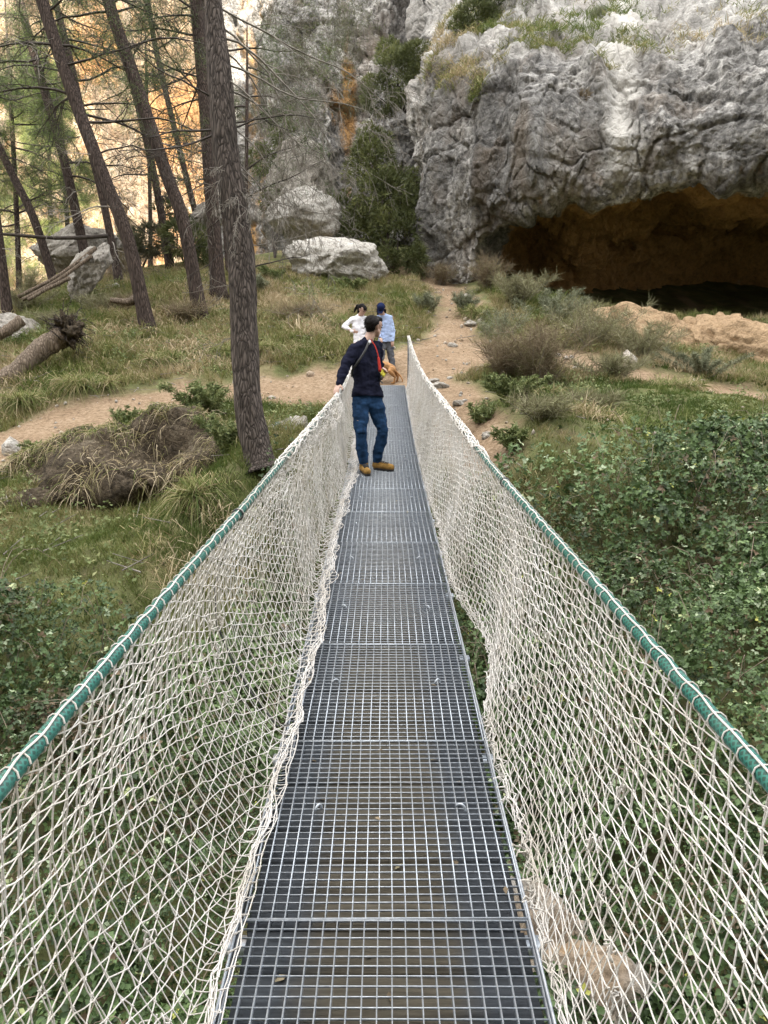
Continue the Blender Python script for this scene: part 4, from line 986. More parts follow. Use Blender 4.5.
# edge angles, cables and cross beams below the deck
yy = np.linspace(Y0, Y1, 60)
for s in (-1, 1):
    mb = MB(); mb.tube(np.stack([np.full(60, s*(HW-.02)), yy, dz(yy)-.125], -1), .013, 8); mb.build('deck_cable', M['cable'], bridge, smooth=True)
    mb = MB()
    for a, b in zip(yy[:-1], yy[1:]):
        za, zb = float(dz(a)), float(dz(b)); x0, x1 = s*(HW+.008), s*(HW+.014)
        V = [(x, q, z+o) for q, z in ((a, za), (b, zb)) for x, o in ((x0, .004), (x1, .004), (x1, -.055), (x0, -.055))]
        mb.add(V, [[0, 1, 5, 4], [1, 2, 6, 5], [2, 3, 7, 6], [3, 0, 4, 7]])
    mb.build('edge_strip', M['steel'], bridge)
for y in np.arange(-1.08, 15.6, 1.0):
    mb = MB(); mb.box((0, 0, 0), (HW+.05, .025, .02)); o = mb.build('cross_beam', M['steel'], bridge); o.location = (0, float(y), float(dz(y))-.10)

# nets
PITCH_Y = .064
def net_pos(side, y, t, layer):
    y = np.asarray(y, float); t = np.asarray(t, float)
    xr, zr, zb = rope_x(side, y), rope_z(side, y), dz(y)
    q = np.stack([y*1.1, t*2.2, np.full_like(y, side*3.+layer*.6)], -1)
    fold = fbm(q, 3, 150); fine = fbm(q*4.2, 2, 153)
    if side > 0:
        gap = .14*np.exp(-((y-4.0)/.62)**2)+.035*np.exp(-((y-2.3)/.4)**2)+.03*np.exp(-((y-6.4)/.6)**2)+.02*np.exp(-((y-1.2)/.4)**2)
        xb = HW+.022+gap; zb = zb-.02-.25*gap
        bul = .035+.05*layer
        x = xr+(xb-xr)*t**.9+bul*np.sin(math.pi*t)+(.022*fold+.003*fine)*np.sin(math.pi*np.clip(t, .0, 1)*.93+.06)
        z = zr+(zb-zr)*t+.006*fine*np.sin(math.pi*t)
    else:
        tt = np.clip(t/.84, 0, 1); u = np.clip((t-.84)/.16, 0, 1)
        bunch = sstep(3.6, 5, y)*sstep(10.5, 8, y)
        xb = -(HW+.045+.03*np.sin(y*1.3)); bul = .07+.06*layer+.05*np.exp(-((y-2.8)/1.6)**2)
        x = xr+(xb-xr)*tt**.9-bul*np.sin(math.pi*tt)*(1-.4*bunch)+(.028*fold+.003*fine)*np.sin(math.pi*tt*.93+.06)
        z = zr+(zb+.012-zr)*tt**(1+.25*bunch)+.006*fine*np.sin(math.pi*tt)
        x = x+np.sin(u*2.5)*(.085+.03*fine+.02*layer)*(.75+.5*sstep(3, 5, y)); z = z+.022*np.sin(math.pi*u)+.014*u*np.abs(fine)
        x = x+bunch*.06*np.exp(-((t-.16)/.1)**2)*(1+fold); z = z+bunch*.05*np.exp(-((t-.3)/.12)**2)*fine
    return np.stack([x, y, z], -1)
def build_net(side):
    r = np.random.default_rng(900+side); n = int((Y1-Y0)/PITCH_Y)
    P0, P1, KN = [], [], []
    for layer in (0, 1):
        # one set of cords hangs almost plumb, the other runs along the bridge and drops slowly
        s_ = {(-1, 0): .36, (-1, 1): -.10, (1, 0): .17, (1, 1): -.20}[(side, layer)]; h = .050; H = 1.06
        span = s_*(Y1-Y0); k0 = int(math.floor(min(0, -span)/h))-1; k1 = int(math.ceil((H+max(0, -span))/h))+1
        I, K = np.meshgrid(np.arange(n), np.arange(k0, k1+1), indexing='ij')
        y = Y0+(I+.43*layer)*PITCH_Y
        wob = .018*vnoise(np.stack([I*.07, K*.16, np.full(I.shape, 5.+layer)], -1).reshape(-1, 3), 4).reshape(I.shape)
        tr_ = (K*h+s_*(y-Y0))/H+wob*.9
        tilt = (.05*layer-.02)*side
        y = y+wob+tilt*np.clip(tr_, 0, 1)+r.normal(0, .0035, I.shape); tr_ = tr_+r.normal(0, .0035, I.shape)
        N = net_pos(side, np.clip(y, Y0, Y1).ravel(), np.clip(tr_, 0, 1).ravel(), layer).reshape(*I.shape, 3)+r.normal(0, .0014, (*I.shape, 3))
        ok = (tr_ > 0) & (tr_ < 1)
        va = (tr_[:, :-1] < 1) & (tr_[:, 1:] > 0)                       # hanging cords, cut at rope and hem
        P0.append(N[:, :-1][va]); P1.append(N[:, 1:][va])
        la = ok[:-1] & ok[1:]
        P0.append(N[:-1][la]); P1.append(N[1:][la]); KN.append(N[ok])
    P0, P1, KN = np.concatenate(P0), np.concatenate(P1), np.concatenate(KN)
    # each strand sags a little between its knots
    mid = (P0+P1)/2+r.normal(0, .0012, P0.shape)+np.array([0, 0, -.0015])
    V1, F1 = segs(P0, mid, .0019, .0019, 4); V2, F2 = segs(mid, P1, .0019, .0019, 4)
    KN = KN[KN[:, 1] < 9]
    o8 = np.array([[1, 0, 0], [-1, 0, 0], [0, 1, 0], [0, -1, 0], [0, 0, 1], [0, 0, -1]], float)
    f8 = np.array([[0, 2, 4], [2, 1, 4], [1, 3, 4], [3, 0, 4], [2, 0, 5], [1, 2, 5], [3, 1, 5], [0, 3, 5]])
    VK = (KN[:, None]+o8[None]*r.uniform(.0038, .0056, (len(KN), 1, 3))).reshape(-1, 3); FK = (f8[None]+(np.arange(len(KN))*6)[:, None, None]).reshape(-1, 3)
    o = mesh_np('side_net', np.concatenate([V1, V2, VK]), [np.concatenate([F1, F2+len(V1)]), FK+len(V1)+len(V2)], M['cord'], bridge)
    # gathered hem and tangles: loose loops of the same cord
    mb = MB()
    def wiggle(y0, y1, t0, amp, rad, k):
        m = int((y1-y0)/.035)+2; y = np.linspace(y0, y1, m)
        base = net_pos(side, y, np.full(m, t0), 0)
        mb.tube(base+np.cumsum(r.normal(0, amp*.25, (m, 3)), 0)*.25+r.normal(0, amp, (m, 3)), rad, 4, cap=False)
    if side < 0:
        for k in range(5): wiggle(Y0, Y1, r.uniform(.86, 1.), .005, .0019, k)
        for k in range(26):
            a = r.uniform(3.4, 7); wiggle(a, a+r.uniform(1, 3), r.uniform(.0, .22), .016, .0024, k)
    else:
        for k in range(6): wiggle(Y0, Y1, r.uniform(.96, 1.), .010, .0023, k)
    for k in range(150 if side > 0 else 60):                      # ties to the deck edge
        y = r.uniform(.3, 15) if k > 12 else [1.02, 2.02, 2.92, 3.0, 4.95, 5.1, 5.6, 6., 6.7, 7.2, 7.8, 8.4, 2.95][k]
        if side > 0 and 3.2 < y < 4.7 and not 3.92 < y < 4.1: continue
        p = net_pos(side, np.array([y]), np.array([.985]), 0)[0]; e = np.array([side*(HW+.01), y+r.normal(0, .02), float(dz(y))-.005])
        t = np.linspace(0, 1, 7)[:, None]; mb.tube(p*(1-t)+e*t+r.normal(0, .006, (7, 3))+np.array([0, 0, .016])*np.sin(t*math.pi), .003, 5)
    for k in range(14):                                            # frayed knots hanging in the mesh
        y = r.uniform(.9, 7); p = net_pos(side, np.array([y]), np.array([r.uniform(.2, .8)]), 0)[0]
        for q in range(5): mb.tube(p+np.cumsum(r.normal(0, .007, (5, 3))+np.array([0, 0, -.010]), 0), .0026, 4)
    mb.build('gathered_hem', M['cord'], o)
    # hand rope: green hose near, rolled net beyond
    m = 700; y = np.linspace(Y0, Y1, m); c = np.stack([rope_x(side, y), y, rope_z(side, y)+.004], -1)
    mb = MB(); mb.tube(c, .0160, 16); o2 = None
    V, F = np.concatenate(mb.V), [np.concatenate(f) for f in mb.F.values()]
    ang = np.tile(np.minimum(np.arange(16)/16., 1), m); al = np.repeat(y, 16)
    hr = mesh_np('hand_rope', V, F, M['hose'], bridge, {'along': al, 'around': ang}, True)
    mb = MB(); k = 0
    yl = np.arange(Y0+.03, Y1, PITCH_Y)
    for q in yl:
        q = q+r.normal(0, .006); t = np.linspace(0, 2*math.pi, 11); cx, cz = float(rope_x(side, q)), float(rope_z(side, q))+.004
        mb.tube(np.stack([cx+.0182*np.cos(t), q+.012*np.sin(t*.5+.4)+r.normal(0, .001), cz+.0182*np.sin(t)], -1), .0023, 4, cap=False)
    ln = np.stack([rope_x(side, y)+side*-.006+.002*np.sin(y*40), y, rope_z(side, y)+.0228+.002*np.cos(y*31)], -1); mb.tube(ln, .0025, 5)
    for k in range(13):                                            # net rolled round the rope farther out
        a = r.uniform(0, 6.28); ys_ = np.linspace(r.uniform(4.4, 5.2) if side > 0 else r.uniform(4, 4.8), Y1, 330); w = a+ys_*r.uniform(-14, 14)
        mb.tube(np.stack([rope_x(side, ys_)+.026*np.cos(w), ys_, rope_z(side, ys_)+.004+.026*np.sin(w)], -1)+r.normal(0, .003, (330, 3)), .0034, 4, cap=False)
    mb.build('lashing', M['cord'], hr)
    # end post, and steel hangers from rope to deck
    mb = MB(); mb.tube([[side*.50, Y1+.06, float(dz(Y1))-.5], [side*.495, Y1+.06, float(rope_z(side, Y1))-.01]], .03, 10); mb.build('post', M['cable'], bridge, smooth=True)
    for q in (3.75, 7.75, 11.75):
        q = q if side > 0 else q-.75
        mb = MB(); t = np.linspace(0, 1, 8); pp = net_pos(side, np.full(8, q), t*.97, 1); pp[:, 0] += side*.012
        mb.tube(pp, .0045, 6)
        t = np.linspace(0, 2*math.pi, 14); mb.tube(np.stack([rope_x(side, q)+.022*np.cos(t), np.full(14, q), rope_z(side, q)+.004+.022*np.sin(t)], -1), .004, 6)
        mb.build('hanger_cable', M['cable'], bridge, smooth=True)
build_net(-1); build_net(1)
# stone sill that the near end rests on
mb = MB(); mb.box((0, -2.35, -.42), (1.1, .6, .38)); tag(mb.build('stone_sill', M['boulder'], None, 'ochre'), 'stone block carrying the near end of the footbridge', 'bridge abutment')
mb = MB(); mb.box((0, 16.05, float(dz(15.6))-.36), (.9, .36, .30)); tag(mb.build('stone_sill', M['boulder'], None, 'ochre'), 'low stone sill carrying the far end of the footbridge', 'bridge abutment')

# ------------------------------------------------------------------ people and the dog
def capsule(p0, p1, r0, r1, n=14, m=5):
    p0, p1 = np.asarray(p0, float), np.asarray(p1, float)
    d, u, w = (q[0] for q in frames((p1-p0)[None]+1e-6))
    a = np.arange(n)*2*math.pi/n; ring = np.cos(a)[:, None]*u+np.sin(a)[:, None]*w
    V = [p0-d*r0]; 
    for k in range(1, m+1):
        th = math.pi/2*k/m; V += list(p0-d*r0*math.cos(th)+ring*r0*math.sin(th))
    for k in range(m, 0, -1):
        th = math.pi/2*k/m; V += list(p1+d*r1*math.cos(th)+ring*r1*math.sin(th))
    V.append(p1+d*r1); V = np.array(V); nr = 2*m; F = []
    k = np.arange(n); k2 = (k+1) % n
    Q = np.concatenate([np.stack([1+j*n+k, 1+j*n+k2, 1+(j+1)*n+k2, 1+(j+1)*n+k], -1) for j in range(nr-1)])
    T = np.concatenate([np.stack([np.zeros(n, int), 1+k2, 1+k], -1), np.stack([np.full(n, len(V)-1), 1+(nr-1)*n+k, 1+(nr-1)*n+k2], -1)])
    return V, Q, T
def solid(name, caps, voxel, mat, smooth_it=4, wrinkle=0., hem=None):
    """tapered limbs and masses fused into one continuous surface"""
    mb = MB()
    for c in caps:
        V, Q, T = capsule(*c); n0 = mb.n; mb.add(V, Q); mb.F.setdefault(3, []).append(T+n0)
    o = mb.build(name, mat)
    md = o.modifiers.new('r', 'REMESH'); md.mode = 'VOXEL'; md.voxel_size = voxel
    md = o.modifiers.new('s', 'SMOOTH'); md.iterations = smooth_it; md.factor = .5
    me = bpy.data.meshes.new_from_object(o.evaluated_get(bpy.context.evaluated_depsgraph_get()))
    o.modifiers.clear(); old = o.data; o.data = me; bpy.data.meshes.remove(old); me.name = name
    n = len(me.vertices); co = np.empty(n*3, np.float32); me.vertices.foreach_get('co', co); co = co.reshape(-1, 3)
    if wrinkle:
        no = np.empty(n*3, np.float32); me.vertices.foreach_get('normal', no)
        co = co+no.reshape(-1, 3)*(wrinkle*fbm(co*np.array([9, 9, 15]), 3, 6))[:, None]; me.vertices.foreach_set('co', co.astype(np.float32).ravel())
    if hem is not None:                                     # cut the cloth off straight at its hem
        d = (co-hem[0])@hem[1]; co = co-np.minimum(d, 0)[:, None]*hem[1]; me.vertices.foreach_set('co', co.astype(np.float32).ravel())
    me.polygons.foreach_set('use_smooth', np.ones(len(me.polygons), bool)); me.update()
    if not me.materials: me.materials.append(mat)
    return o
def cloth(name, col, var=.25, rough=.95, scale=9):
    m = plain(name, col, rough, 0, var, scale, .25); m.node_tree.nodes['Principled BSDF'].inputs['Specular IOR Level'].default_value = .06; return m
M['skin'] = plain('skin', (.45, .285, .22), .5, 0, .06, 20)
M['hair'] = plain('dark_hair', (.008, .006, .0055), .6, 0, .4, 90, .6); M['hair'].node_tree.nodes['Principled BSDF'].inputs['Specular IOR Level'].default_value = .12
def grow(caps, e): return [(a, b, r0+e, r1+e) for a, b, r0, r1 in caps]
def chain(pts, rs): return [(pts[i], pts[i+1], rs[i], rs[i+1]) for i in range(len(pts)-1)]
V3 = lambda *a: np.array(a, float)
def hand_caps(wrist, d, palm_n, side_v, s=1., curl=.6):
    """palm, four bent fingers of unequal length and a thumb off the side of the palm"""
    d = d/np.linalg.norm(d); n = palm_n-d*(palm_n@d); n /= np.linalg.norm(n); sv = side_v-d*(side_v@d)-n*(side_v@n); sv /= np.linalg.norm(sv)
    cs = []
    for k in range(4): cs.append((wrist+sv*(k-1.5)*.010*s, wrist+d*.085*s+sv*(k-1.5)*.020*s, .016*s, .0115*s))
    for k, ln in enumerate((.066, .078, .074, .058)):
        b = wrist+d*.085*s+sv*(1.5-k)*.020*s; e = curl*.9
        m1 = b+(d*math.cos(e*.5)+n*math.sin(e*.5))*ln*.5*s; m2 = m1+(d*math.cos(e*1.5)+n*math.sin(e*1.5))*ln*.32*s; m3 = m2+(d*math.cos(e*2.3)+n*math.sin(e*2.3))*ln*.26*s
        cs += chain([b, m1, m2, m3], [.0098*s, .0092*s, .0086*s, .0076*s])
    tb = wrist+d*.022*s+sv*.030*s; t1 = tb+(d*.6+sv*.7+n*.3)*.04*s; t2 = t1+(d*.85+sv*.2+n*.45)*.032*s
    return cs+chain([wrist+d*.012*s+sv*.012*s, tb, t1, t2], [.016*s, .0135*s, .011*s, .009*s])
def head_caps(c, f, up, s=1.):
    """skull, jaw, nose, brow, chin and ears on a head that looks along f"""
    f = f/np.linalg.norm(f); up = up-f*(up@f); up /= np.linalg.norm(up); sd = np.cross(f, up)
    P = lambda a, b, u: c+(f*a+sd*b+up*u)*s
    cs = [(P(-.035, 0, .03), P(.025, 0, .035), .083*s, .076*s), (P(.03, 0, .0), P(.045, 0, -.055), .064*s, .048*s), (P(.06, 0, -.09), P(.066, 0, -.098), .024*s, .02*s),
          (P(.086, 0, .012), P(.104, 0, -.022), .009*s, .0135*s), (P(.082, -.03, .025), P(.082, .03, .025), .014*s, .014*s),
          (P(.082, -.014, -.056), P(.082, .014, -.056), .010*s, .010*s), (P(.02, -.045, -.05), P(.05, -.025, -.088), .030*s, .022*s), (P(.02, .045, -.05), P(.05, .025, -.088), .030*s, .022*s)]
    for q in (-1, 1): cs += [(P(-.012, q*.080, .018), P(-.008, q*.078, -.026), .016*s, .010*s)]
    return cs, P
def person(label, J, heads, mats, hair, s=1., group=None, shoe_h=.0, vox=.009, face=True, cap=False, tail=False):
    """J: joints in world space; the body is one mesh, what is worn are its children"""
    base = V3((J['toeR'][0]+J['toeL'][0])/2, (J['toeR'][1]+J['toeL'][1])/2, min(J['toeR'][2], J['toeL'][2])-.03)
    root = empty('person', base, label, 'person', group)
    shM = (J['shR']+J['shL'])/2; hpM = (J['hipR']+J['hipL'])/2; axis = J['shL']-J['shR']; axis /= np.linalg.norm(axis)
    up = shM-hpM; up /= np.linalg.norm(up); fwd = np.cross(up, axis)
    if fwd@J['face'] < -.99: fwd = -fwd
    w = s
    ch = hpM+up*np.linalg.norm(shM-hpM)*.66; wa = hpM+up*np.linalg.norm(shM-hpM)*.30
    torso = []
    for q in (-1, 1):
        torso += chain([shM+axis*q*.115*w+up*-.02, ch+axis*q*.085*w, wa+axis*q*.072*w, hpM+axis*q*.075*w], [.072*w, .098*w, .088*w, .098*w])
    torso += chain([shM-up*.01, ch+fwd*.02, wa, hpM], [.085*w, .105*w, .095*w, .10*w])
    torso += [(J['shR']+axis*.03, shM+up*.035, .062*w, .055*w), (J['shL']-axis*.03, shM+up*.035, .062*w, .055*w)]
    arm = lambda q: chain([J['sh'+q], J['el'+q], J['wr'+q]], [.056*w, .043*w, .030*w])
    leg = lambda q: chain([J['hip'+q], J['kn'+q]*.5+J['hip'+q]*.5, J['kn'+q], J['kn'+q]*.6+J['an'+q]*.4, J['an'+q]], [.086*w, .078*w, .058*w, .056*w, .042*w])
    foot = lambda q: [(J['heel'+q], J['toe'+q], .038*w, .034*w), (J['an'+q], J['heel'+q], .042*w, .038*w)]
    hc, P = head_caps(J['head'], J['face'], J.get('up', V3(0, 0, 1)), heads)
    neck = [(shM+up*.02, J['head']+V3(0, 0, -.03)-J['face']/np.linalg.norm(J['face'])*.02, .060*w, .054*w)]
    hands = []
    for q in 'RL':
        d = J['hand'+q]-J['wr'+q]; hands += hand_caps(J['wr'+q], d, J.get('palm'+q, V3(0, 0, -1)), J.get('thumb'+q, V3(0, 1, 0)), s, J.get('curl'+q, .6))
    body = solid('body', grow(torso, -.02)+arm('R')+arm('L')+leg('R')+leg('L')+foot('R')+foot('L')+hc+neck+hands, vox*.72, mats['skin'], 2)
    kids = [body]
    jac = torso+[(a, b, r0+.016*w, r1+.016*w) for a, b, r0, r1 in arm('R')+arm('L')]
    hem = [(J['hip'+q]*.8+hpM*.2+up*.16, J['hip'+q]*.9+hpM*.1+up*.06, .100*w, .116*w) for q in 'RL']+[(hpM+up*.16, hpM+up*.06, .105*w, .122*w)]
    top = solid('jacket', grow(torso, .014)+[(a, b, r0+.016*w, r1+.014*w) for a, b, r0, r1 in arm('R')+arm('L')]+hem+[(shM+up*.03, shM+up*.075+J['face']*.005, .066*w, .060*w)], vox, mats['top'], 5, .013, (hpM+up*.045*w, up))
    tro = solid('trousers', [(a, b, r0+.014*w, r1+.014*w) for a, b, r0, r1 in leg('R')+leg('L')]+[(hpM+axis*q*.06*w, hpM+axis*q*.06*w+up*.06, .098*w, .09*w) for q in (-1, 1)]+[(hpM-up*.03, hpM+up*.05, .10*w, .09*w)], vox, mats['leg'], 4, .011)
    kids += [top, tro]
    for q in 'RL':
        kids.append(solid('shoe', [(J['heel'+q], J['toe'+q], .044*w, .040*w), (J['heel'+q]*.45+J['toe'+q]*.55, J['toe'+q], .045*w, .041*w), (J['an'+q]-V3(0, 0, .02), J['heel'+q], .052*w, .049*w)], .008, mats['shoe'], 3))
        so = solid('sole', [(J['heel'+q]-V3(0, 0, .034*w), J['toe'+q]-V3(0, 0, .030*w), .037*w, .037*w)], .008, mats['sole'], 2); so.parent = kids[-1]
        mb = MB(); hl, to, an = J['heel'+q], J['toe'+q], J['an'+q]; dd = (to-hl)/np.linalg.norm(to-hl); sd_ = np.cross(dd, V3(0, 0, 1))
        for k in range(4):
            c = hl+(to-hl)*(.35+.13*k)+V3(0, 0, .052*w-.004*k); mb.tube([c-sd_*.03, c+V3(0, 0, .007), c+sd_*.03+dd*.015], .007, 5)
        lc = mb.build('laces', mats['sole']); lc.parent = kids[-1]
    f = J['face']/np.linalg.norm(J['face'])
    hs = []
    if hair == 'short': hs = [(P(-.045, 0, .045), P(.03, 0, .062), .088*heads, .070*heads), (P(-.055, 0, .0), P(-.05, 0, -.04), .076*heads, .052*heads), (P(.045, -.03, .088), P(.055, .03, .088), .035*heads, .035*heads), (P(-.015, .048, .052), P(-.015, -.048, .052), .046*heads, .046*heads)]
    if hair == 'long': hs = [(P(-.042, 0, .042), P(.025, 0, .05), .092*heads, .074*heads), (P(-.055, 0, .0), P(-.05, 0, -.06), .08*heads, .066*heads)]
    ho = solid('hair', hs+(chain([P(-.10, 0, .03), P(-.17, 0, .01), P(-.20, 0, -.08), P(-.20, 0, -.17)], [.03, .036, .032, .012]) if tail else [])+([(P(-.01, .075, -.02), P(.01, .08, -.16), .035, .02), (P(-.01, -.075, -.02), P(.01, -.08, -.16), .035, .02)] if cap else []), .008, M['hair'], 2, .008)
    kids.append(ho)
    rh = np.random.default_rng(len(label)); nv_ = len(ho.data.vertices); hv = np.empty(nv_*3, np.float32); hn = hv.copy(); ho.data.vertices.foreach_get('co', hv); ho.data.vertices.foreach_get('normal', hn)
    i_ = rh.integers(0, nv_, 900); hd = hn.reshape(-1, 3)[i_]*.6+rand_unit(900, rh)*.6-f*.3+V3(0, 0, -.25)
    v_, f_, _m = blades(hv.reshape(-1, 3)[i_]-hn.reshape(-1, 3)[i_]*.004, hd, rh.uniform(.014, .034, 900), .005, .4, rh)
    st_ = mesh_np('strands', v_, f_, M['hair']); st_.parent = ho
    for q in (-1, 1):
        mb = MB(); V, Q, T = capsule(P(.084, q*.031, .004), P(.085, q*.031, .004), .0105*heads, .0105*heads, 10, 4); n0 = mb.n; mb.add(V, Q); mb.F.setdefault(3, []).append(T+n0)
        kids.append(mb.build('eye', mats['sole'], smooth=True))
        mb = MB(); mb.tube([P(.094, q*.015, .026), P(.096, q*.032, .032), P(.086, q*.050, .026)], .0055*heads, 6); kids.append(mb.build('eyebrow', M['hair']))
    if cap:
        cp_ = solid('cap', [(P(-.03, 0, .05), P(.02, 0, .055), .096*heads, .086*heads), (P(-.04, 0, .02), P(.04, 0, .03), .092*heads, .078*heads)], .008, mats['cap'], 3)
        br = solid('brim', [(P(.09, b, .035), P(.165, b*.7, .012), .009, .008) for b in np.linspace(-.062, .062, 9)], .006, mats['cap'], 2); br.parent = cp_; kids.append(cp_)
    return root, kids, dict(shM=shM, hpM=hpM, up=up, axis=axis, fwd=fwd, P=P)

mats = dict(skin=M['skin'], top=cloth('navy_knit', (.010, .011, .022)), leg=cloth('blue_denim', (.012, .033, .075), .5, .8, 14), shoe=cloth('tan_leather', (.24, .14, .042), .4, .7, 25), sole=plain('dark_rubber', (.018, .016, .015), .7))
A = at
J = dict(hipR=A(360.5, 401, 8.95), hipL=A(374.5, 401, 9.04), knR=A(360.5, 432, 8.84), knL=A(383, 430, 9.0), anR=A(364, 462, 8.90), anL=A(377, 461, 9.08),
         shR=A(355.5, 347.5, 8.88), shL=A(376.5, 347, 9.12), elR=A(344, 369, 8.74), wrR=A(338.5, 384.5, 8.66), handR=A(335.5, 393, 8.6),
         elL=A(379, 369, 9.2), wrL=A(380.5, 377, 9.02), handL=A(384, 372, 8.98), head=A(374, 327, 9.02), face=V3(.75, .62, -.10),
         palmR=V3(.2, -.1, -1), thumbR=V3(.8, .5, 0), curlR=.75, palmL=V3(-.3, -1, 0), thumbL=V3(0, 0, 1), curlL=.9)
J['heelR'] = V3(J['anR'][0]-.01, J['anR'][1]+.02, .055); J['toeR'] = V3(J['anR'][0]+.045, J['anR'][1]-.185, .05)
J['heelL'] = V3(J['anL'][0]-.01, J['anL'][1]+.0, .057); J['toeL'] = V3(J['anL'][0]+.165, J['anL'][1]-.10, .05)
root, kids, B = person('man in navy jacket and blue jeans looking back with one hand on the rope', J, 1., mats, 'short', 1.)
red = cloth('red_strap', (.42, .045, .035)); blk = plain('black_webbing', (.012, .012, .013), .6)
def strap(name, pts, r, mat): mb = MB(); mb.tube(spline(pts, 24), r, 8); return mb.build(name, mat, smooth=True)
lan = strap('lanyard', [A(370, 339, 8.86), A(375, 346, 8.86), A(378, 355, 8.85), A(379.5, 364, 8.86), A(380, 372, 8.9)], .007, red)
rp = solid('red_pouch', [(A(378.5, 358, 8.85), A(380, 370, 8.86), .014, .021)], .006, red, 2); rp.parent = lan
bs = strap('bag_strap', [A(373, 341, 9.08), A(369.5, 340.5, 8.84), A(365.5, 350, 8.76), A(358, 362, 8.74), A(352.5, 370, 8.80), A(352, 376, 9.0)], .013, blk)
mb = MB(); mb.tube([A(370, 341, 8.82), A(368.5, 343.5, 8.80)], .017, 8); bk = mb.build('buckle', plain('pale_buckle', (.6, .6, .6), .4)); bk.parent = bs
kids += [lan, bs]; adopt(root, *kids)
yb = solid('yellow_pouch', [(A(382.5, 370, 8.94), A(383, 375, 8.94), .018, .026), (A(381.5, 373, 8.94), A(384.2, 374, 8.94), .018, .018)], .008, cloth('yellow_cloth', (.72, .66, .10), .2), 3)
tag(yb, 'small yellow pouch in the hand of the man in the navy jacket', 'pouch')
lh = strap('dog_leash', [A(383, 374, 8.95), A(380, 380, 9.0), A(383, 383, 10.5), A(381, 381, 13), A(377, 374, 15.6)], .008, blk); tag(lh, 'thin black leash from the man\'s hand to the tan dog', 'leash')

D = 16.95
mats = dict(skin=M['skin'], top=cloth('white_fleece', (.70, .69, .72), .08), leg=cloth('pale_leggings', (.42, .41, .42), .4, .8, 30), shoe=cloth('grey_shoe', (.3, .3, .3)), sole=mats['sole'])
gz = lambda px, d: hz(*(A(px, 380, d)[:2]))
def stand(J, pxR, pxL, dR, dL, tR, tL):
    for q, px, d, t in (('R', pxR, dR, tR), ('L', pxL, dL, tL)):
        p = A(px, 380, d); g = hz(p[0], p[1]); J['an'+q] = V3(p[0], p[1], g+.10); J['heel'+q] = V3(p[0], p[1]+.02, g+.05); J['toe'+q] = J['heel'+q]+V3(*t, -.004)
J = dict(hipR=A(357.5, 347, D-.03), hipL=A(364.5, 347, D+.06), knR=A(357.5, 366, D-.05), knL=A(365, 366, D), shR=A(352.8, 319, D), shL=A(365, 318.5, D+.05),
         elR=A(343.5, 326.5, D-.1), wrR=A(352, 331.2, D-.16), handR=A(356.5, 332, D-.18), elL=A(368, 329, D-.05), wrL=A(367, 336, D-.2), handL=A(366, 340, D-.22),
         head=A(362.3, 309.8, D-.06), face=V3(.62, -.55, -.45), palmR=V3(0, 1, 0), thumbR=V3(0, 0, 1), curlR=.3)
stand(J, 357, 365.5, D, D+.05, (.05, -.17), (.12, -.12))
root, kids, B = person('woman in a white jacket with a ponytail, hand on her hip, beyond the bridge', J, .96, mats, 'long', .84, vox=.012, tail=True); adopt(root, *kids)
mats = dict(skin=M['skin'], top=cloth('light_blue_shirt', (.33, .41, .60), .12), leg=cloth('grey_trousers', (.085, .088, .098), .35), shoe=cloth('dark_shoe', (.05, .04, .035)), sole=mats['sole'], cap=cloth('navy_cap', (.010, .016, .05)))
D = 16.7
J = dict(hipR=A(382.3, 344.5, D), hipL=A(389, 344.5, D+.05), knR=A(380.5, 363, D-.14), knL=A(392, 362, D), shR=A(378.8, 318, D), shL=A(390.2, 318.5, D),
         elR=A(377, 330, D), wrR=A(379.5, 337, D-.22), handR=A(381, 339.5, D-.25), elL=A(393, 330, D+.03), wrL=A(392.6, 340, D-.05), handL=A(392.4, 344.5, D-.07),
         head=A(381.0, 309.5, D-.08), face=V3(-.12, -.80, -.58), curlL=.5)
stand(J, 380, 393, D-.1, D, (-.02, -.18), (.06, -.17))
root, kids, B = person('person in a navy cap, light blue shirt and grey trousers, looking down beyond the bridge', J, .96, mats, 'long', .90, vox=.012, cap=True); adopt(root, *kids)

# the dog
D = 16.1; g = hz(*(A(388, 384, D)[:2]))
def dp(px, py, d=0): return A(px, py, D+d)
caps = chain([dp(372, 366.5), dp(379, 366), dp(386, 366.5), dp(391, 369)], [.115, .125, .105, .095])
gx_ = lambda px, d, h: V3(dp(px, 380, d)[0], dp(px, 380, d)[1], g+h)
for d in (-.075, .085):
    o = 3 if d > 0 else 0
    caps += chain([dp(391.5+o*.3, 370, d), gx_(390+o, d, .26), gx_(395+o, d, .15), gx_(394+o, d, .035)], [.085, .050, .027, .022]); caps += [(gx_(394+o, d, .026), gx_(391.5+o, d, .024), .024, .02)]
    caps += chain([dp(373-o, 369, d), gx_(374.5-o, d, .24), gx_(373-o, d, .13), gx_(373.5-o, d, .035)], [.075, .040, .027, .022]); caps += [(gx_(373.5-o, d, .026), gx_(371-o, d, .024), .024, .02)]
caps += chain([dp(372, 364), dp(367, 360), dp(364, 358)], [.085, .065, .075]); caps += chain([dp(364, 358), dp(360.5, 360)], [.06, .034])
for d in (-.05, .05): caps += [(dp(365.5, 356, d), dp(367, 359.5, d*1.5), .03, .018)]
tailc = chain([dp(392.5, 368.5), dp(396.5, 372), dp(400.5, 376), dp(402.5, 380), dp(401.5, 384)], [.030, .024, .020, .016, .010])
dm = plain('tan_dog_coat', (.33, .165, .06), .85, 0, .35, 12, .3)
dog = solid('dog', caps+tailc, .009, dm, 3, .004)
tag(dog, 'tan short haired dog standing at the far end of the bridge behind the man', 'dog')
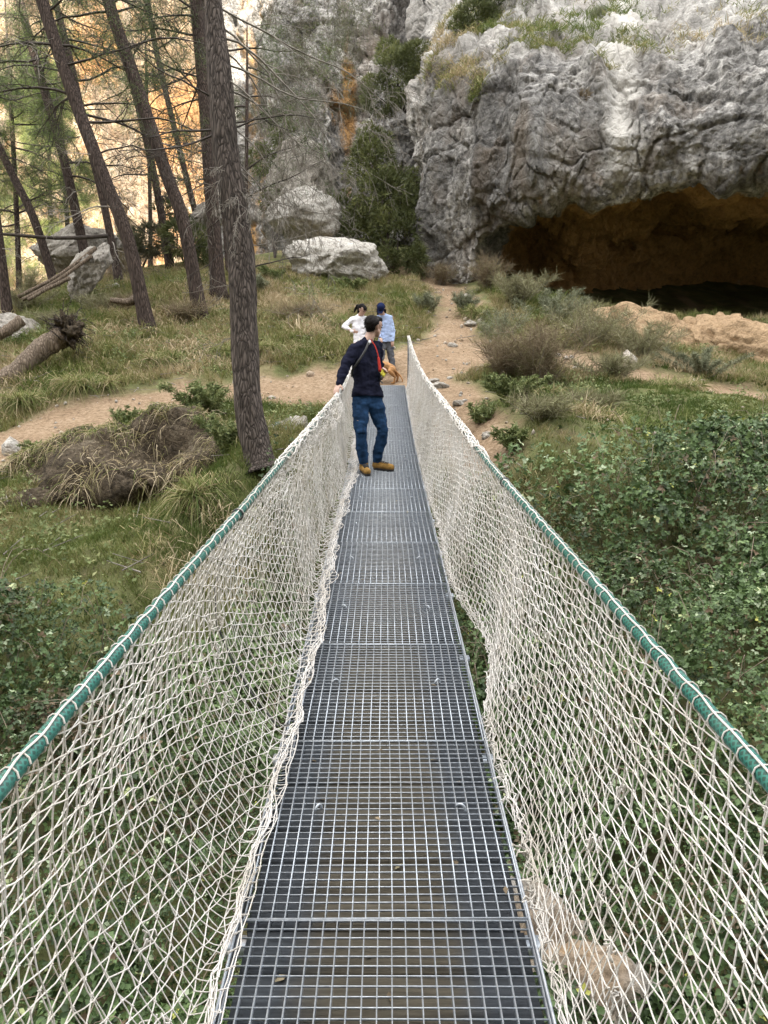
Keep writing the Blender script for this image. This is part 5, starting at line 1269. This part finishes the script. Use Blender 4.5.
mb = MB(); t = np.linspace(0, 2*math.pi, 18); c = dp(369.3, 361.8)
mb.tube(np.stack([c[0]+.055*np.cos(t), c[1]+.085*np.sin(t), c[2]+.06*np.cos(t)], -1), .011, 6); col = mb.build('collar', blk, smooth=True); col.parent = dog

# ------------------------------------------------------------------ light
SUN_EL, SUN_AZ = R(26), R(177)          # sun low behind the viewer: azimuth clockwise from +Y
FILL_CLOUD = (6.6, 6.55, 6.4)
w = bpy.data.worlds.new('World'); bpy.context.scene.world = w; w.use_nodes = True
nt = w.node_tree; bg = nt.nodes['Background']
sky = nt.nodes.new('ShaderNodeTexSky'); sky.sky_type = 'NISHITA'; sky.sun_disc = False
sky.sun_elevation = SUN_EL; sky.sun_rotation = SUN_AZ; sky.dust_density = 2.5; sky.ozone_density = .6; sky.air_density = .8
# bright white cloud added over the sky to brighten and whiten the fill light
tc = nt.nodes.new('ShaderNodeTexCoord')
cn = noise(nt, tc.outputs['Generated'], 2.2, 7, .55)
cf = ramp(nt, cn, [(.36, (.25,)*3), (.52, (.95,)*3)])
sxyz = nt.nodes.new('ShaderNodeSeparateXYZ'); nt.links.new(tc.outputs['Generated'], sxyz.inputs[0])
zen = math_(nt, 'ADD', .30, math_(nt, 'MULTIPLY', math_(nt, 'MAXIMUM', sxyz.outputs[2], 0.), .95))
cl = nt.nodes.new('ShaderNodeVectorMath'); cl.operation = 'SCALE'; cl.inputs[0].default_value = FILL_CLOUD; nt.links.new(zen, cl.inputs['Scale'])
nt.links.new(mixc(nt, cf, sky.outputs[0], cl.outputs[0]), bg.inputs[0]); bg.inputs[1].default_value = .15
sun = bpy.data.lights.new('sun', 'SUN'); sun.energy = 4.8; sun.angle = R(.53); sun.color = (1, .92, .80)
so = bpy.data.objects.new('sun', sun); C.objects.link(so)
td = Vector((math.sin(SUN_AZ)*math.cos(SUN_EL), math.cos(SUN_AZ)*math.cos(SUN_EL), math.sin(SUN_EL)))
so.rotation_euler = td.to_track_quat('Z', 'Y').to_euler(); so.location = (0, -60, 60)
sc = bpy.context.scene
sc.view_settings.view_transform = 'Standard'; sc.view_settings.look = 'None'; sc.view_settings.gamma = 1
sc.view_settings.exposure = 2.45
sc.cycles.max_bounces = 8; sc.cycles.diffuse_bounces = 4; sc.cycles.use_denoising = True
sc.cycles.transparent_max_bounces = 8
